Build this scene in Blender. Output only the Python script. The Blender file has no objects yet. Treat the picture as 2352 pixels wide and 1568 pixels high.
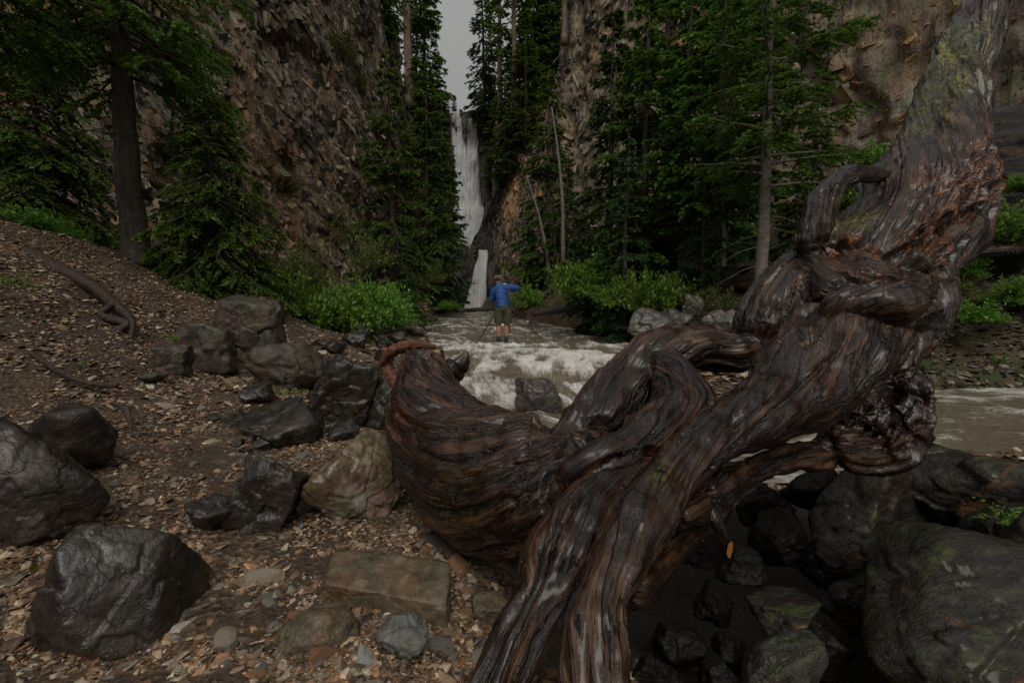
import bpy, math, random
import numpy as np
from mathutils import Vector, Matrix

# ------------------------------------------------------------------ camera, sky, sun, exposure
SC = bpy.context.scene
COL = SC.collection
CAMZ = 1.0
FPX = 1045.0                      # focal length in units of a 2352 px wide picture (16 mm on 36 mm)
PITCH = math.atan((784 - 690) / FPX)
cam_d = bpy.data.cameras.new('camera'); cam_d.lens = 36 * FPX / 2352; cam_d.sensor_width = 36
cam_d.clip_start = 0.05; cam_d.clip_end = 600
cam = bpy.data.objects.new('camera', cam_d); COL.objects.link(cam)
cam.location = (0, 0, CAMZ); cam.rotation_euler = (math.pi / 2 - PITCH, 0, 0)
SC.camera = cam

SUN_EL, SUN_AZ = math.radians(50), math.radians(174)   # azimuth clockwise from +Y (the view direction)
W = bpy.data.worlds.new('World'); SC.world = W; W.use_nodes = True
wn, wl = W.node_tree.nodes, W.node_tree.links
wn.clear()
wo = wn.new('ShaderNodeOutputWorld'); bg = wn.new('ShaderNodeBackground')
sky = wn.new('ShaderNodeTexSky'); sky.sky_type = 'NISHITA'; sky.sun_disc = False
sky.sun_elevation = SUN_EL; sky.sun_rotation = SUN_AZ
bw = wn.new('ShaderNodeRGBToBW'); wl.new(sky.outputs[0], bw.inputs[0])
tc = wn.new('ShaderNodeTexCoord'); sx = wn.new('ShaderNodeSeparateXYZ'); wl.new(tc.outputs['Generated'], sx.inputs[0])
# overcast luminance (1 + 2 sin el) / 3 on a grey cloud deck
mr = wn.new('ShaderNodeMapRange'); mr.inputs[1].default_value = 0; mr.inputs[2].default_value = 1
mr.inputs[3].default_value = 2.1; mr.inputs[4].default_value = 4.6
wl.new(sx.outputs[2], mr.inputs[0])
cn = wn.new('ShaderNodeTexNoise'); cn.inputs['Scale'].default_value = 1.6; cn.inputs['Detail'].default_value = 4
wl.new(tc.outputs['Generated'], cn.inputs['Vector'])
cm = wn.new('ShaderNodeMapRange'); cm.inputs[3].default_value = .92; cm.inputs[4].default_value = 1.08
wl.new(cn.outputs[0], cm.inputs[0])
ml = wn.new('ShaderNodeMath'); ml.operation = 'MULTIPLY'; wl.new(mr.outputs[0], ml.inputs[0]); wl.new(cm.outputs[0], ml.inputs[1])
ad = wn.new('ShaderNodeMath'); ad.operation = 'MULTIPLY_ADD'; wl.new(bw.outputs[0], ad.inputs[0]); ad.inputs[1].default_value = .06
wl.new(ml.outputs[0], ad.inputs[2])
cc = wn.new('ShaderNodeVectorMath'); cc.operation = 'SCALE'; cc.inputs[0].default_value = (1.0, .995, .99)
wl.new(ad.outputs[0], cc.inputs['Scale'])
wl.new(cc.outputs[0], bg.inputs[0]); bg.inputs[1].default_value = .1
wl.new(bg.outputs[0], wo.inputs[0])
sun_d = bpy.data.lights.new('sun', 'SUN'); sun_d.energy = 1.5; sun_d.angle = math.radians(28); sun_d.color = (1, .95, .88)
sun = bpy.data.objects.new('sun', sun_d); COL.objects.link(sun)
_sd = Vector((math.sin(SUN_AZ) * math.cos(SUN_EL), math.cos(SUN_AZ) * math.cos(SUN_EL), math.sin(SUN_EL)))
sun.rotation_euler = _sd.to_track_quat('Z', 'Y').to_euler()
vs = SC.view_settings; vs.view_transform = 'Standard'; vs.look = 'None'; vs.exposure = -0.08; vs.gamma = 1
vs.use_curve_mapping = False
SC.render.engine = 'CYCLES'
SC.cycles.max_bounces = 6; SC.cycles.diffuse_bounces = 2; SC.cycles.glossy_bounces = 2
SC.cycles.transparent_max_bounces = 8; SC.cycles.transmission_bounces = 2
SC.cycles.use_denoising = True
SC.cycles.caustics_reflective = False; SC.cycles.caustics_refractive = False

# ------------------------------------------------------------------ geometry helpers
CP, SP = math.cos(PITCH), math.sin(PITCH)
def P(u, v, d):
    """point seen at pixel (u, v) of a 2352 x 1568 picture at depth d metres"""
    cx = (u - 1176) / FPX * d; cy = (784 - v) / FPX * d
    return np.array([cx, d * CP + cy * SP, CAMZ + cy * CP - d * SP])
def proj(p):
    x, y, z = p[0], p[1], p[2] - CAMZ
    d = y * CP - z * SP; cy = y * SP + z * CP
    return 1176 + x / d * FPX, 784 - cy / d * FPX, d

def _h(ix, iy, iz, seed):
    with np.errstate(over='ignore'):
        h = (ix.astype(np.int64).astype(np.uint32) * np.uint32(374761393)) ^ (iy.astype(np.int64).astype(np.uint32) * np.uint32(668265263)) \
            ^ (iz.astype(np.int64).astype(np.uint32) * np.uint32(2147483647)) ^ np.uint32((seed * 1274126177 + 12345) & 0xffffffff)
        h = (h ^ (h >> np.uint32(13))) * np.uint32(1274126177)
        h = (h ^ (h >> np.uint32(15))) * np.uint32(2246822519)
        h = h ^ (h >> np.uint32(16))
    return h.astype(np.float64) / 4294967295.0
def vnoise(p, seed=0):
    i = np.floor(p); f = p - i; f = f * f * f * (f * (f * 6 - 15) + 10); i = i.astype(np.int64)
    r = 0
    for dx in (0, 1):
        wx = f[:, 0] if dx else 1 - f[:, 0]
        for dy in (0, 1):
            wy = f[:, 1] if dy else 1 - f[:, 1]
            for dz in (0, 1):
                wz = f[:, 2] if dz else 1 - f[:, 2]
                r = r + wx * wy * wz * _h(i[:, 0] + dx, i[:, 1] + dy, i[:, 2] + dz, seed)
    return r * 2 - 1
def fbm(p, octv=4, seed=0, gain=.5):
    a, r, q = 1.0, 0, p.copy()
    for k in range(octv):
        r = r + a * vnoise(q, seed + k * 7); q = q * 2.03 + 11.3; a *= gain
    return r
def ridge(p, octv=3, seed=0):
    a, r, q = 1.0, 0, p.copy()
    for k in range(octv):
        r = r + a * (1 - 2 * np.abs(vnoise(q, seed + k * 7))); q = q * 2.1 + 5.7; a *= .5
    return r
def facet(p, seed=0, tilt=.8):
    """piecewise planar relief: the nearest jittered cell gives height and slope; returns (relief, distance to the cell edge)"""
    i = np.floor(p).astype(np.int64)
    best = np.full(len(p), 1e9); sec = np.full(len(p), 1e9); val = np.zeros(len(p))
    for dx in (-1, 0, 1):
        for dy in (-1, 0, 1):
            for dz in (-1, 0, 1):
                a, b, c = i[:, 0] + dx, i[:, 1] + dy, i[:, 2] + dz
                o = p - np.stack([a + _h(a, b, c, seed), b + _h(a, b, c, seed + 1), c + _h(a, b, c, seed + 2)], 1)
                d = (o * o).sum(1)
                vv = (_h(a, b, c, seed + 3) - .5) + tilt * (o[:, 0] * (_h(a, b, c, seed + 4) - .5) + o[:, 1] * (_h(a, b, c, seed + 5) - .5) + o[:, 2] * (_h(a, b, c, seed + 6) - .5)) * 2
                m = d < best
                sec = np.where(m, best, np.minimum(sec, d)); val = np.where(m, vv, val); best = np.where(m, d, best)
    return val, np.sqrt(sec) - np.sqrt(best)

def make_mesh(name, V, faces, smooth=True, attrs=None, mats=(), mat_idx=None):
    """V (n,3); faces: one (m,k) index array or a list of them; attrs: name -> (n,) float or (n,3) vector or (n,4) colour per vertex"""
    if not isinstance(faces, (list, tuple)): faces = [faces]
    faces = [np.asarray(f, dtype=np.int32) for f in faces if len(f)]
    me = bpy.data.meshes.new(name)
    me.vertices.add(len(V)); me.vertices.foreach_set('co', np.asarray(V, dtype=np.float32).ravel())
    tot = np.concatenate([np.full(len(f), f.shape[1], dtype=np.int32) for f in faces])
    idx = np.concatenate([f.ravel() for f in faces])
    me.loops.add(len(idx)); me.loops.foreach_set('vertex_index', idx)
    me.polygons.add(len(tot)); st = np.zeros(len(tot), dtype=np.int32); st[1:] = np.cumsum(tot)[:-1]
    me.polygons.foreach_set('loop_start', st)
    me.polygons.foreach_set('use_smooth', np.full(len(tot), smooth, dtype=bool))
    for m in mats: me.materials.append(m)
    if mat_idx is not None: me.polygons.foreach_set('material_index', np.asarray(mat_idx, dtype=np.int32))
    me.update(calc_edges=True); me.validate()
    for k, a in (attrs or {}).items():
        a = np.asarray(a, dtype=np.float32)
        if a.ndim == 1: at = me.attributes.new(k, 'FLOAT', 'POINT'); at.data.foreach_set('value', a)
        elif a.shape[1] == 3: at = me.attributes.new(k, 'FLOAT_VECTOR', 'POINT'); at.data.foreach_set('vector', a.ravel())
        else: at = me.attributes.new(k, 'FLOAT_COLOR', 'POINT'); at.data.foreach_set('color', a.ravel())
    return me
def link(name, me, parent=None, loc=None, mat=None):
    o = bpy.data.objects.new(name, me); COL.objects.link(o)
    if parent is not None: o.parent = parent
    if loc is not None: o.location = loc
    if mat is not None: me.materials.append(mat)
    return o
def tag(o, label=None, cat=None, group=None, kind=None):
    if label: o['label'] = label
    if cat: o['category'] = cat
    if group: o['group'] = group
    if kind: o['kind'] = kind
    return o
def empty(name, loc=(0, 0, 0)):
    o = bpy.data.objects.new(name, None); o.empty_display_size = .1; COL.objects.link(o); o.location = loc
    return o
def copy_tree(o, parent=None):
    c = o.copy(); COL.objects.link(c)
    if parent is not None: c.parent = parent
    for ch in o.children: copy_tree(ch, c)
    return c
def grid_faces(n, m):
    i = np.arange(n - 1)[:, None] * m + np.arange(m - 1)[None, :]
    i = i.ravel()
    return np.stack([i, i + 1, i + m + 1, i + m], 1)
def catmull(pts, per=8):
    pts = np.asarray(pts, float); n = len(pts)
    out = []
    for i in range(n - 1):
        p0, p1, p2, p3 = pts[max(i - 1, 0)], pts[i], pts[i + 1], pts[min(i + 2, n - 1)]
        t = np.linspace(0, 1, per, endpoint=False)[:, None]
        out.append(.5 * (2 * p1 + (p2 - p0) * t + (2 * p0 - 5 * p1 + 4 * p2 - p3) * t ** 2 + (3 * p1 - p0 - 3 * p2 + p3) * t ** 3))
    out.append(pts[-1:])
    return np.concatenate(out)
def frames(c):
    T = np.gradient(c, axis=0); T /= np.linalg.norm(T, axis=1)[:, None] + 1e-9
    N = np.zeros_like(T); a = np.array([0, 0, 1.0]) if abs(T[0, 2]) < .9 else np.array([1.0, 0, 0])
    n = a - T[0] * a.dot(T[0]); N[0] = n / np.linalg.norm(n)
    for i in range(1, len(c)):
        n = N[i - 1] - T[i] * N[i - 1].dot(T[i]); N[i] = n / (np.linalg.norm(n) + 1e-9)
    return T, N, np.cross(T, N)
def tube(c, r, seg=12, lobes=0, seed=0, flat=1.0):
    """closed swept tube round centre line c (n,3) with radii r (n,)"""
    T, N, B = frames(c); n = len(c)
    th = np.linspace(0, 2 * np.pi, seg, endpoint=False)
    rr = np.asarray(r)[:, None] * np.ones(seg)[None, :]
    if lobes:
        s = np.arange(n)[:, None] / n
        rr = rr * (1 + lobes * np.sin(3 * th[None, :] + seed + 3 * s) + lobes * .7 * np.sin(5 * th[None, :] + 2.1 * seed - 4 * s))
    V = c[:, None, :] + rr[:, :, None] * (np.cos(th)[None, :, None] * N[:, None, :] + flat * np.sin(th)[None, :, None] * B[:, None, :])
    V = V.reshape(-1, 3)
    i = (np.arange(n - 1)[:, None] * seg + np.arange(seg)[None, :]).ravel()
    j = (np.arange(n - 1)[:, None] * seg + ((np.arange(seg) + 1) % seg)[None, :]).ravel()
    F = np.stack([i, j, j + seg, i + seg], 1)
    a, b = len(V), len(V) + 1
    V = np.concatenate([V, c[:1] - T[:1] * rr[0, 0] * .3, c[-1:] + T[-1:] * rr[-1, 0] * .3])
    k = np.arange(seg); k2 = (k + 1) % seg
    F2 = np.concatenate([np.stack([k2, k, np.full(seg, a)], 1), np.stack([k + (n - 1) * seg, k2 + (n - 1) * seg, np.full(seg, b)], 1)])
    return V, F, F2
class Bag:
    """collects quads and triangles of several shapes into one mesh"""
    def __init__(s): s.V, s.Q, s.T, s.n = [], [], [], 0
    def add(s, V, Q=None, T=None):
        s.V.append(np.asarray(V, float))
        if Q is not None and len(Q): s.Q.append(np.asarray(Q) + s.n)
        if T is not None and len(T): s.T.append(np.asarray(T) + s.n)
        s.n += len(V)
    def tube(s, c, r, seg=8, **k): s.add(*tube(np.asarray(c, float), np.asarray(r, float) * np.ones(len(c)), seg, **k))
    def mesh(s, name, **k):
        f = []
        if s.Q: f.append(np.concatenate(s.Q))
        if s.T: f.append(np.concatenate(s.T))
        return make_mesh(name, np.concatenate(s.V), f, **k)
def remesh(me, voxel, smooth=4):
    o = bpy.data.objects.new('tmp', me); COL.objects.link(o)
    m = o.modifiers.new('r', 'REMESH'); m.mode = 'VOXEL'; m.voxel_size = voxel
    s = o.modifiers.new('s', 'SMOOTH'); s.factor = .5; s.iterations = smooth
    dg = bpy.context.evaluated_depsgraph_get(); ev = o.evaluated_get(dg)
    m2 = bpy.data.meshes.new_from_object(ev, depsgraph=dg)
    bpy.data.objects.remove(o)
    V = np.zeros(len(m2.vertices) * 3, dtype=np.float32); m2.vertices.foreach_get('co', V); V = V.reshape(-1, 3).astype(float)
    N = np.zeros(len(m2.vertices) * 3, dtype=np.float32); m2.vertex_normals.foreach_get('vector', N); N = N.reshape(-1, 3).astype(float)
    L = np.zeros(len(m2.loops), dtype=np.int32); m2.loops.foreach_get('vertex_index', L)
    F = L.reshape(-1, 4)
    bpy.data.meshes.remove(m2)
    return V, N, F

# ------------------------------------------------------------------ materials
class NB:
    def __init__(s, name):
        s.m = bpy.data.materials.new(name); s.m.use_nodes = True
        s.n, s.l = s.m.node_tree.nodes, s.m.node_tree.links
        s.b = s.n['Principled BSDF']; s.out = s.n['Material Output']
    def set(s, sock, v):
        if isinstance(v, bpy.types.NodeSocket): s.l.new(v, sock)
        else: sock.default_value = v
    def coord(s, kind='Object', scale=(1, 1, 1), rot=(0, 0, 0)):
        t = s.n.new('ShaderNodeTexCoord'); mp = s.n.new('ShaderNodeMapping')
        s.l.new(t.outputs[kind], mp.inputs[0]); mp.inputs['Scale'].default_value = scale; mp.inputs['Rotation'].default_value = rot
        return mp.outputs[0]
    def attr(s, name, out='Vector'):
        a = s.n.new('ShaderNodeAttribute'); a.attribute_name = name
        return a.outputs[out]
    def vmul(s, v, sc):
        m = s.n.new('ShaderNodeVectorMath'); m.operation = 'MULTIPLY'; s.set(m.inputs[0], v); m.inputs[1].default_value = sc
        return m.outputs[0]
    def vadd(s, a, b):
        m = s.n.new('ShaderNodeVectorMath'); m.operation = 'ADD'; s.set(m.inputs[0], a); s.set(m.inputs[1], b)
        return m.outputs[0]
    def noise(s, vec, scale, detail=4, rough=.55, dist=0, color=False):
        t = s.n.new('ShaderNodeTexNoise'); s.set(t.inputs['Vector'], vec); t.inputs['Scale'].default_value = scale
        t.inputs['Detail'].default_value = detail; t.inputs['Roughness'].default_value = rough; t.inputs['Distortion'].default_value = dist
        return t.outputs[1 if color else 0]
    def voro(s, vec, scale, feature='F1', out='Distance'):
        t = s.n.new('ShaderNodeTexVoronoi'); t.feature = feature; s.set(t.inputs['Vector'], vec); t.inputs['Scale'].default_value = scale
        return t.outputs[out]
    def ramp(s, f, stops, interp='LINEAR'):
        r = s.n.new('ShaderNodeValToRGB'); s.l.new(f, r.inputs[0]); e = r.color_ramp.elements; r.color_ramp.interpolation = interp
        while len(e) < len(stops): e.new(.5)
        for k, (p, c) in enumerate(stops):
            e[k].position = p; e[k].color = (c, c, c, 1) if not hasattr(c, '__len__') else (c[0], c[1], c[2], 1)
        return r.outputs[0]
    def math(s, op, a, b=0.0, clamp=False):
        m = s.n.new('ShaderNodeMath'); m.operation = op; s.set(m.inputs[0], a); s.set(m.inputs[1], b); m.use_clamp = clamp
        return m.outputs[0]
    def mix(s, f, a, b, mode='MIX'):
        m = s.n.new('ShaderNodeMix'); m.data_type = 'RGBA'; m.blend_type = mode; s.set(m.inputs[0], f)
        for k, v in ((6, a), (7, b)):
            s.set(m.inputs[k], (v[0], v[1], v[2], 1) if isinstance(v, tuple) else v)
        return m.outputs[2]
    def up(s):
        g = s.n.new('ShaderNodeNewGeometry'); x = s.n.new('ShaderNodeSeparateXYZ'); s.l.new(g.outputs['Normal'], x.inputs[0])
        return x.outputs[2]
    def bump(s, h, strength=.5, dist=.02, prev=None):
        b = s.n.new('ShaderNodeBump'); b.inputs['Strength'].default_value = strength; b.inputs['Distance'].default_value = dist
        s.l.new(h, b.inputs['Height'])
        if prev is not None: s.l.new(prev, b.inputs['Normal'])
        return b.outputs[0]
    def fin(s, color=None, rough=None, normal=None, spec=.5, **k):
        if color is not None: s.set(s.b.inputs['Base Color'], (*color, 1) if isinstance(color, tuple) else color)
        if rough is not None: s.set(s.b.inputs['Roughness'], rough)
        if normal is not None: s.set(s.b.inputs['Normal'], normal)
        s.b.inputs['Specular IOR Level'].default_value = spec
        if 'coat' in k: s.b.inputs['Coat Weight'].default_value = k['coat']; s.b.inputs['Coat Roughness'].default_value = k.get('coatr', .1)
        return s.m

def rock_mat(name, dark, mid, light, scale=1.0, rough=(.25, .6), moss=0.0, mosscol=(.05, .07, .012), bumpd=.01, stretch=(1, 1, 1), rust=0.0, rustcol=(.3, .13, .04), rot=(0, 0, 0), spec=.5, crk=.25, coat=0.0):
    n = NB(name); c = n.coord('Object', stretch, rot)
    big = n.noise(c, 1.3 * scale, 5, .6, .6); fine = n.noise(c, 9 * scale, 6, .65, .3); vf = n.noise(c, 45 * scale, 4, .6)
    cell = n.voro(n.vadd(c, n.vmul(n.noise(c, 2.5 * scale, 3, color=True), (.5, .5, .5))), 2.6 * scale, 'F1', 'Color')
    f = n.math('ADD', n.math('MULTIPLY', big, .55), n.math('MULTIPLY', fine, .45))
    col = n.ramp(f, [(.36, dark), (.5, mid), (.66, light)])
    col = n.mix(.35, col, n.mix(.6, cell, (.5, .5, .5)), 'OVERLAY')
    if rust:
        rf = n.ramp(n.noise(c, .9 * scale, 5, .7, 1.0), [(.56 - .1 * rust, 0.0), (.68, 1.0)])
        col = n.mix(n.math('MULTIPLY', rf, n.math('MULTIPLY', fine, 1.4)), col, rustcol)
    if moss:
        mf = n.math('MULTIPLY', n.ramp(n.noise(c, 2.2 * scale, 5, .7), [(.62 - .25 * moss, 0.0), (.72 - .2 * moss, 1.0)]), n.ramp(n.up(), [(.2, 0.0), (.6, 1.0)]))
        col = n.mix(mf, col, mosscol)
    crack = n.ramp(n.voro(n.vadd(c, n.vmul(n.noise(c, 1.5 * scale, 4, color=True), (.9, .9, .9))), 2.2 * scale, 'DISTANCE_TO_EDGE'), [(0, 0.0), (.015, 1.0)])
    h = n.math('ADD', n.math('MULTIPLY', fine, 1.3), n.math('ADD', n.math('MULTIPLY', vf, .35), n.math('MULTIPLY', crack, crk)))
    rg = n.ramp(n.noise(c, 3.3 * scale, 4), [(.35, rough[0]), (.65, rough[1])])
    return n.fin(col, rg, n.bump(h, .9, bumpd), spec=spec, coat=coat, coatr=.22)

MROCK_DARK = rock_mat('wet_dark_rock', (.009, .008, .006), (.026, .021, .016), (.075, .064, .05), 2.2, (.15, .5), bumpd=.008, rust=.3, rustcol=(.06, .04, .02), spec=.5, coat=.2)
MROCK_BROWN = rock_mat('brown_boulder_rock', (.008, .006, .004), (.022, .016, .011), (.06, .046, .032), 2.0, (.25, .6), bumpd=.006, spec=.5)
MROCK_SLAB = rock_mat('brown_slab_rock', (.035, .024, .014), (.12, .085, .05), (.26, .2, .13), 3.0, (.25, .6), bumpd=.005, rust=.3, rustcol=(.1, .075, .02))
MROCK_OUT = rock_mat('brown_outcrop_rock', (.016, .012, .008), (.055, .041, .027), (.13, .1, .07), 2.4, (.3, .65), bumpd=.008, moss=.2)
MROCK_TAN = rock_mat('tan_quartz_rock', (.045, .033, .018), (.14, .105, .06), (.36, .31, .26), 2.0, (.15, .45), bumpd=.006, spec=.7, rust=.3, rustcol=(.2, .14, .05))
MROCK_MOSS = rock_mat('mossy_rock', (.02, .02, .017), (.06, .055, .045), (.15, .14, .12), 1.6, (.25, .6), moss=.7, bumpd=.02)
MROCK_STREAM = rock_mat('river_rock', (.025, .022, .018), (.07, .06, .048), (.16, .15, .135), 1.4, (.12, .4), moss=.25, bumpd=.015, spec=.8)
MROCK_BANK = rock_mat('grey_bank_rock', (.05, .045, .038), (.14, .13, .115), (.32, .31, .29), 1.6, (.2, .6), moss=.2, bumpd=.012)
MROCK_FRONT = rock_mat('veined_shore_rock', (.005, .0045, .003), (.018, .015, .01), (.06, .05, .034), 1.8, (.2, .5), moss=.3, bumpd=.012, spec=.35, coat=.25, stretch=(1, 2.4, 2.4), rust=.1, rot=(.3, .5, .6))
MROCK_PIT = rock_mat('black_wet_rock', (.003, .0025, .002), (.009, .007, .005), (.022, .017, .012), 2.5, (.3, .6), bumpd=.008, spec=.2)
MCLIFF_L = rock_mat('left_cliff_rock', (.016, .013, .009), (.1, .072, .046), (.34, .245, .15), 1.3, (.45, .75), moss=.25, mosscol=(.07, .1, .015), bumpd=.09, stretch=(1.8, 1.8, .5), rust=.75, rustcol=(.32, .13, .035), rot=(-.45, 0, 0))
MCLIFF_R = rock_mat('right_cliff_rock', (.08, .06, .04), (.26, .195, .13), (.42, .34, .25), .7, (.5, .8), moss=.3, mosscol=(.06, .1, .015), bumpd=.1, stretch=(1.4, 1.4, .6), rust=.5, rustcol=(.32, .19, .05))
MCLIFF_STRATA = rock_mat('dark_strata_rock', (.008, .008, .009), (.03, .028, .026), (.1, .095, .09), .9, (.12, .45), bumpd=.06, stretch=(1, 1, 5), rust=.2)
MFALLROCK = rock_mat('falls_back_rock', (.02, .018, .016), (.055, .047, .04), (.13, .11, .095), .5, (.25, .6), moss=.1, bumpd=.1, stretch=(1.5, 1.5, .6))

def leaf_mat(name, dark, light, transl=.35, rough=.5):
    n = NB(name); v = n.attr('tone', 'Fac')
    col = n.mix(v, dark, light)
    oi = n.n.new('ShaderNodeObjectInfo')
    hs = n.n.new('ShaderNodeHueSaturation'); n.l.new(col, hs.inputs['Color'])
    n.l.new(n.math('ADD', n.math('MULTIPLY', oi.outputs['Random'], .4), .8), hs.inputs['Value'])
    n.l.new(n.math('ADD', n.math('MULTIPLY', oi.outputs['Random'], .03), .485), hs.inputs['Hue'])
    n.fin(hs.outputs[0], rough, spec=.35)
    tr = n.n.new('ShaderNodeBsdfTranslucent'); n.l.new(hs.outputs[0], tr.inputs[0])
    mx = n.n.new('ShaderNodeMixShader'); mx.inputs[0].default_value = transl
    n.l.new(n.b.outputs[0], mx.inputs[1]); n.l.new(tr.outputs[0], mx.inputs[2]); n.l.new(mx.outputs[0], n.out.inputs[0])
    return n.m
MNEEDLE = leaf_mat('spruce_needles', (.04, .08, .012), (.2, .34, .045), .45)
MNEEDLE_B = leaf_mat('blue_green_needles', (.032, .07, .025), (.14, .24, .07), .45)
MLEAF = leaf_mat('shrub_leaves', (.06, .13, .018), (.23, .42, .06), .4, .4)
MLEAF_Y = leaf_mat('yellow_green_leaves', (.06, .085, .015), (.2, .23, .05), .4, .5)
MMOSS = leaf_mat('hanging_moss', (.04, .05, .008), (.14, .15, .02), .3, .7)
MDEADLEAF = leaf_mat('dead_orange_leaf', (.3, .1, .02), (.45, .16, .04), .3, .5)
def bark_mat(name, a, b, sc=1.0, rings=False):
    n = NB(name); c = n.coord('Object', (1, 1, .35 if not rings else 2.2))
    f = n.noise(c, 14 * sc, 5, .65, .5); g = n.noise(c, 3 * sc, 3); vo = n.voro(c, 30 * sc)
    col = n.ramp(n.math('ADD', n.math('MULTIPLY', f, .7), n.math('MULTIPLY', g, .3)), [(.35, a), (.62, b)])
    return n.fin(col, .8, n.bump(n.math('ADD', f, n.math('MULTIPLY', vo, .6)), .9, .02), spec=.3)
MBARK = bark_mat('spruce_bark', (.03, .022, .017), (.11, .088, .072))
MBARK_PALE = bark_mat('pale_fir_bark', (.09, .072, .058), (.27, .23, .2), 1.0, True)
MBARK_RED = bark_mat('tall_pine_bark', (.09, .06, .045), (.25, .17, .13), .6)

def simple(name, col, rough=.6, var=.3, scale=20, bump=.004, spec=.5):
    n = NB(name); c = n.coord('Object'); f = n.noise(c, scale, 5, .6)
    a = tuple(x * (1 - var) for x in col); b = tuple(min(1, x * (1 + var)) for x in col)
    return n.fin(n.ramp(f, [(.35, a), (.65, b)]), rough, n.bump(f, .6, bump), spec=spec)

# ground: soil with needle litter, gravel colours taken over from the chips
n = NB('ground_litter'); c = n.coord('Object')
f1 = n.noise(c, 2.2, 5, .6); f2 = n.noise(c, 60, 4, .7); vc = n.voro(c, 55, 'F1', 'Color')
sep = n.n.new('ShaderNodeSeparateColor'); n.l.new(vc, sep.inputs[0])
base = n.ramp(sep.outputs[0], [(0, (.03, .018, .01)), (.35, (.08, .048, .026)), (.7, (.15, .092, .05)), (.93, (.27, .19, .12)), (1, (.32, .26, .2))])
soil = n.ramp(f2, [(.3, (.032, .02, .012)), (.7, (.1, .062, .036))])
col = n.mix(n.ramp(f1, [(.42, 0.0), (.6, 1.0)]), base, soil)
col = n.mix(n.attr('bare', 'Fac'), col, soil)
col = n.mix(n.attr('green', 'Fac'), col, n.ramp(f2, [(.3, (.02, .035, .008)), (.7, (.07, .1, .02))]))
MGROUND = n.fin(n.mix(n.attr('pit_shade', 'Fac'), col, n.ramp(f2, [(.3, (.003, .0025, .002)), (.7, (.014, .01, .007))])), n.ramp(f2, [(.3, .45), (.7, .85)]), n.bump(n.math('ADD', f2, n.math('MULTIPLY', n.voro(c, 55), .8)), 1.0, .02))  # shade of the hollow under the driftwood is mixed into the colour

n = NB('gravel_chips'); c = n.coord('Object')
MCHIP = n.fin(n.mix(.5, n.attr('tint', 'Color'), n.ramp(n.noise(c, 70, 3), [(.3, .15), (.7, .85)]), 'OVERLAY'), n.ramp(n.noise(c, 15, 3), [(.4, .25), (.6, .65)]),
             n.bump(n.noise(c, 130, 4), .5, .003))
# muddy white water: flow (s along, t across) stored on the vertices
n = NB('rushing_water'); fl = n.attr('flow')
st = n.noise(n.vmul(fl, (1.6, 6.5, 1)), 1.4, 7, .68, 1.2); sw = n.noise(n.vmul(fl, (1.2, 2.0, 1)), 1.1, 4, .6, 1.5)
fine = n.noise(n.vmul(fl, (5, 14, 1)), 2.2, 5, .7, .8)
fo = n.math('ADD', n.math('ADD', n.math('MULTIPLY', st, .85), n.math('MULTIPLY', fine, .6)), n.math('ADD', n.math('MULTIPLY', sw, .3), n.attr('foam', 'Fac')))
foam = n.ramp(n.math('MULTIPLY', fo, .75), [(.66, 0.0), (.78, .4), (.92, 1.0)])
col = n.mix(foam, n.ramp(fine, [(.3, (.1, .078, .05)), (.7, (.24, .2, .14))]), (.74, .71, .66))
MWATER = n.fin(col, n.ramp(foam, [(0, .08), (1, .55)]), n.bump(n.math('ADD', fine, n.math('MULTIPLY', st, 1.5)), .5, .04), spec=.6)
# falling water
n = NB('falling_water'); fl = n.attr('flow')
s1 = n.noise(n.vmul(fl, (1, 9, 1)), 1.0, 6, .62, .4); s2 = n.noise(n.vmul(fl, (.5, 2.2, 1)), 1.0, 3, .6, .3); s3 = n.noise(n.vmul(fl, (3.5, 16, 1)), 1.0, 6, .75, .6)
d = n.math('ADD', n.math('ADD', n.math('MULTIPLY', s1, .6), n.math('MULTIPLY', s2, .6)), n.math('ADD', n.math('MULTIPLY', s3, .35), n.attr('dens', 'Fac')))
al = n.ramp(d, [(.52, 0.0), (.74, .75), (.95, 1.0)])
n.fin(n.mix(n.ramp(s3, [(.3, 0.0), (.7, 1.0)]), (.72, .72, .72), (.97, .97, .97)), .6, n.bump(n.math('ADD', s1, n.math('MULTIPLY', s3, .5)), 1.0, .5))
n.l.new(al, n.b.inputs['Alpha'])
tr = n.n.new('ShaderNodeBsdfTranslucent'); tr.inputs[0].default_value = (.85, .85, .85, 1)
MFALL = n.m

# wet driftwood: grain vector follows each limb, rot and moss are marks of their own
n = NB('wet_driftwood'); g = n.attr('grain')
warp = n.vmul(n.noise(n.vmul(g, (1, 1, 1)), 9, 3, .5, color=True), (.045, .045, .05))
gv = n.vadd(g, warp)
s1 = n.noise(gv, 26, 6, .62); s2 = n.noise(gv, 95, 5, .65); s3 = n.noise(gv, 6, 3, .5); oc = n.noise(n.coord('Object'), 5, 5, .6, .5)
oc2 = n.noise(n.coord('Object'), 45, 5, .65)
f = n.math('ADD', n.math('MULTIPLY', s1, .5), n.math('ADD', n.math('MULTIPLY', s2, .35), n.math('MULTIPLY', s3, .15)))
col = n.ramp(f, [(.4, (.002, .001, .0006)), (.49, (.016, .006, .003)), (.56, (.062, .025, .01)), (.67, (.21, .1, .045))])
pale = n.ramp(n.math('ADD', oc, n.attr('pale', 'Fac')), [(.6, 0.0), (.78, 1.0)])
col = n.mix(n.math('MULTIPLY', pale, .75), col, n.ramp(f, [(.4, (.004, .0025, .0018)), (.51, (.052, .028, .015)), (.63, (.28, .185, .115))]))
col = n.mix(n.math('MULTIPLY', n.ramp(oc2, [(.5, 0.0), (.75, .5)]), 1.0), col, (.05, .03, .02))
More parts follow.
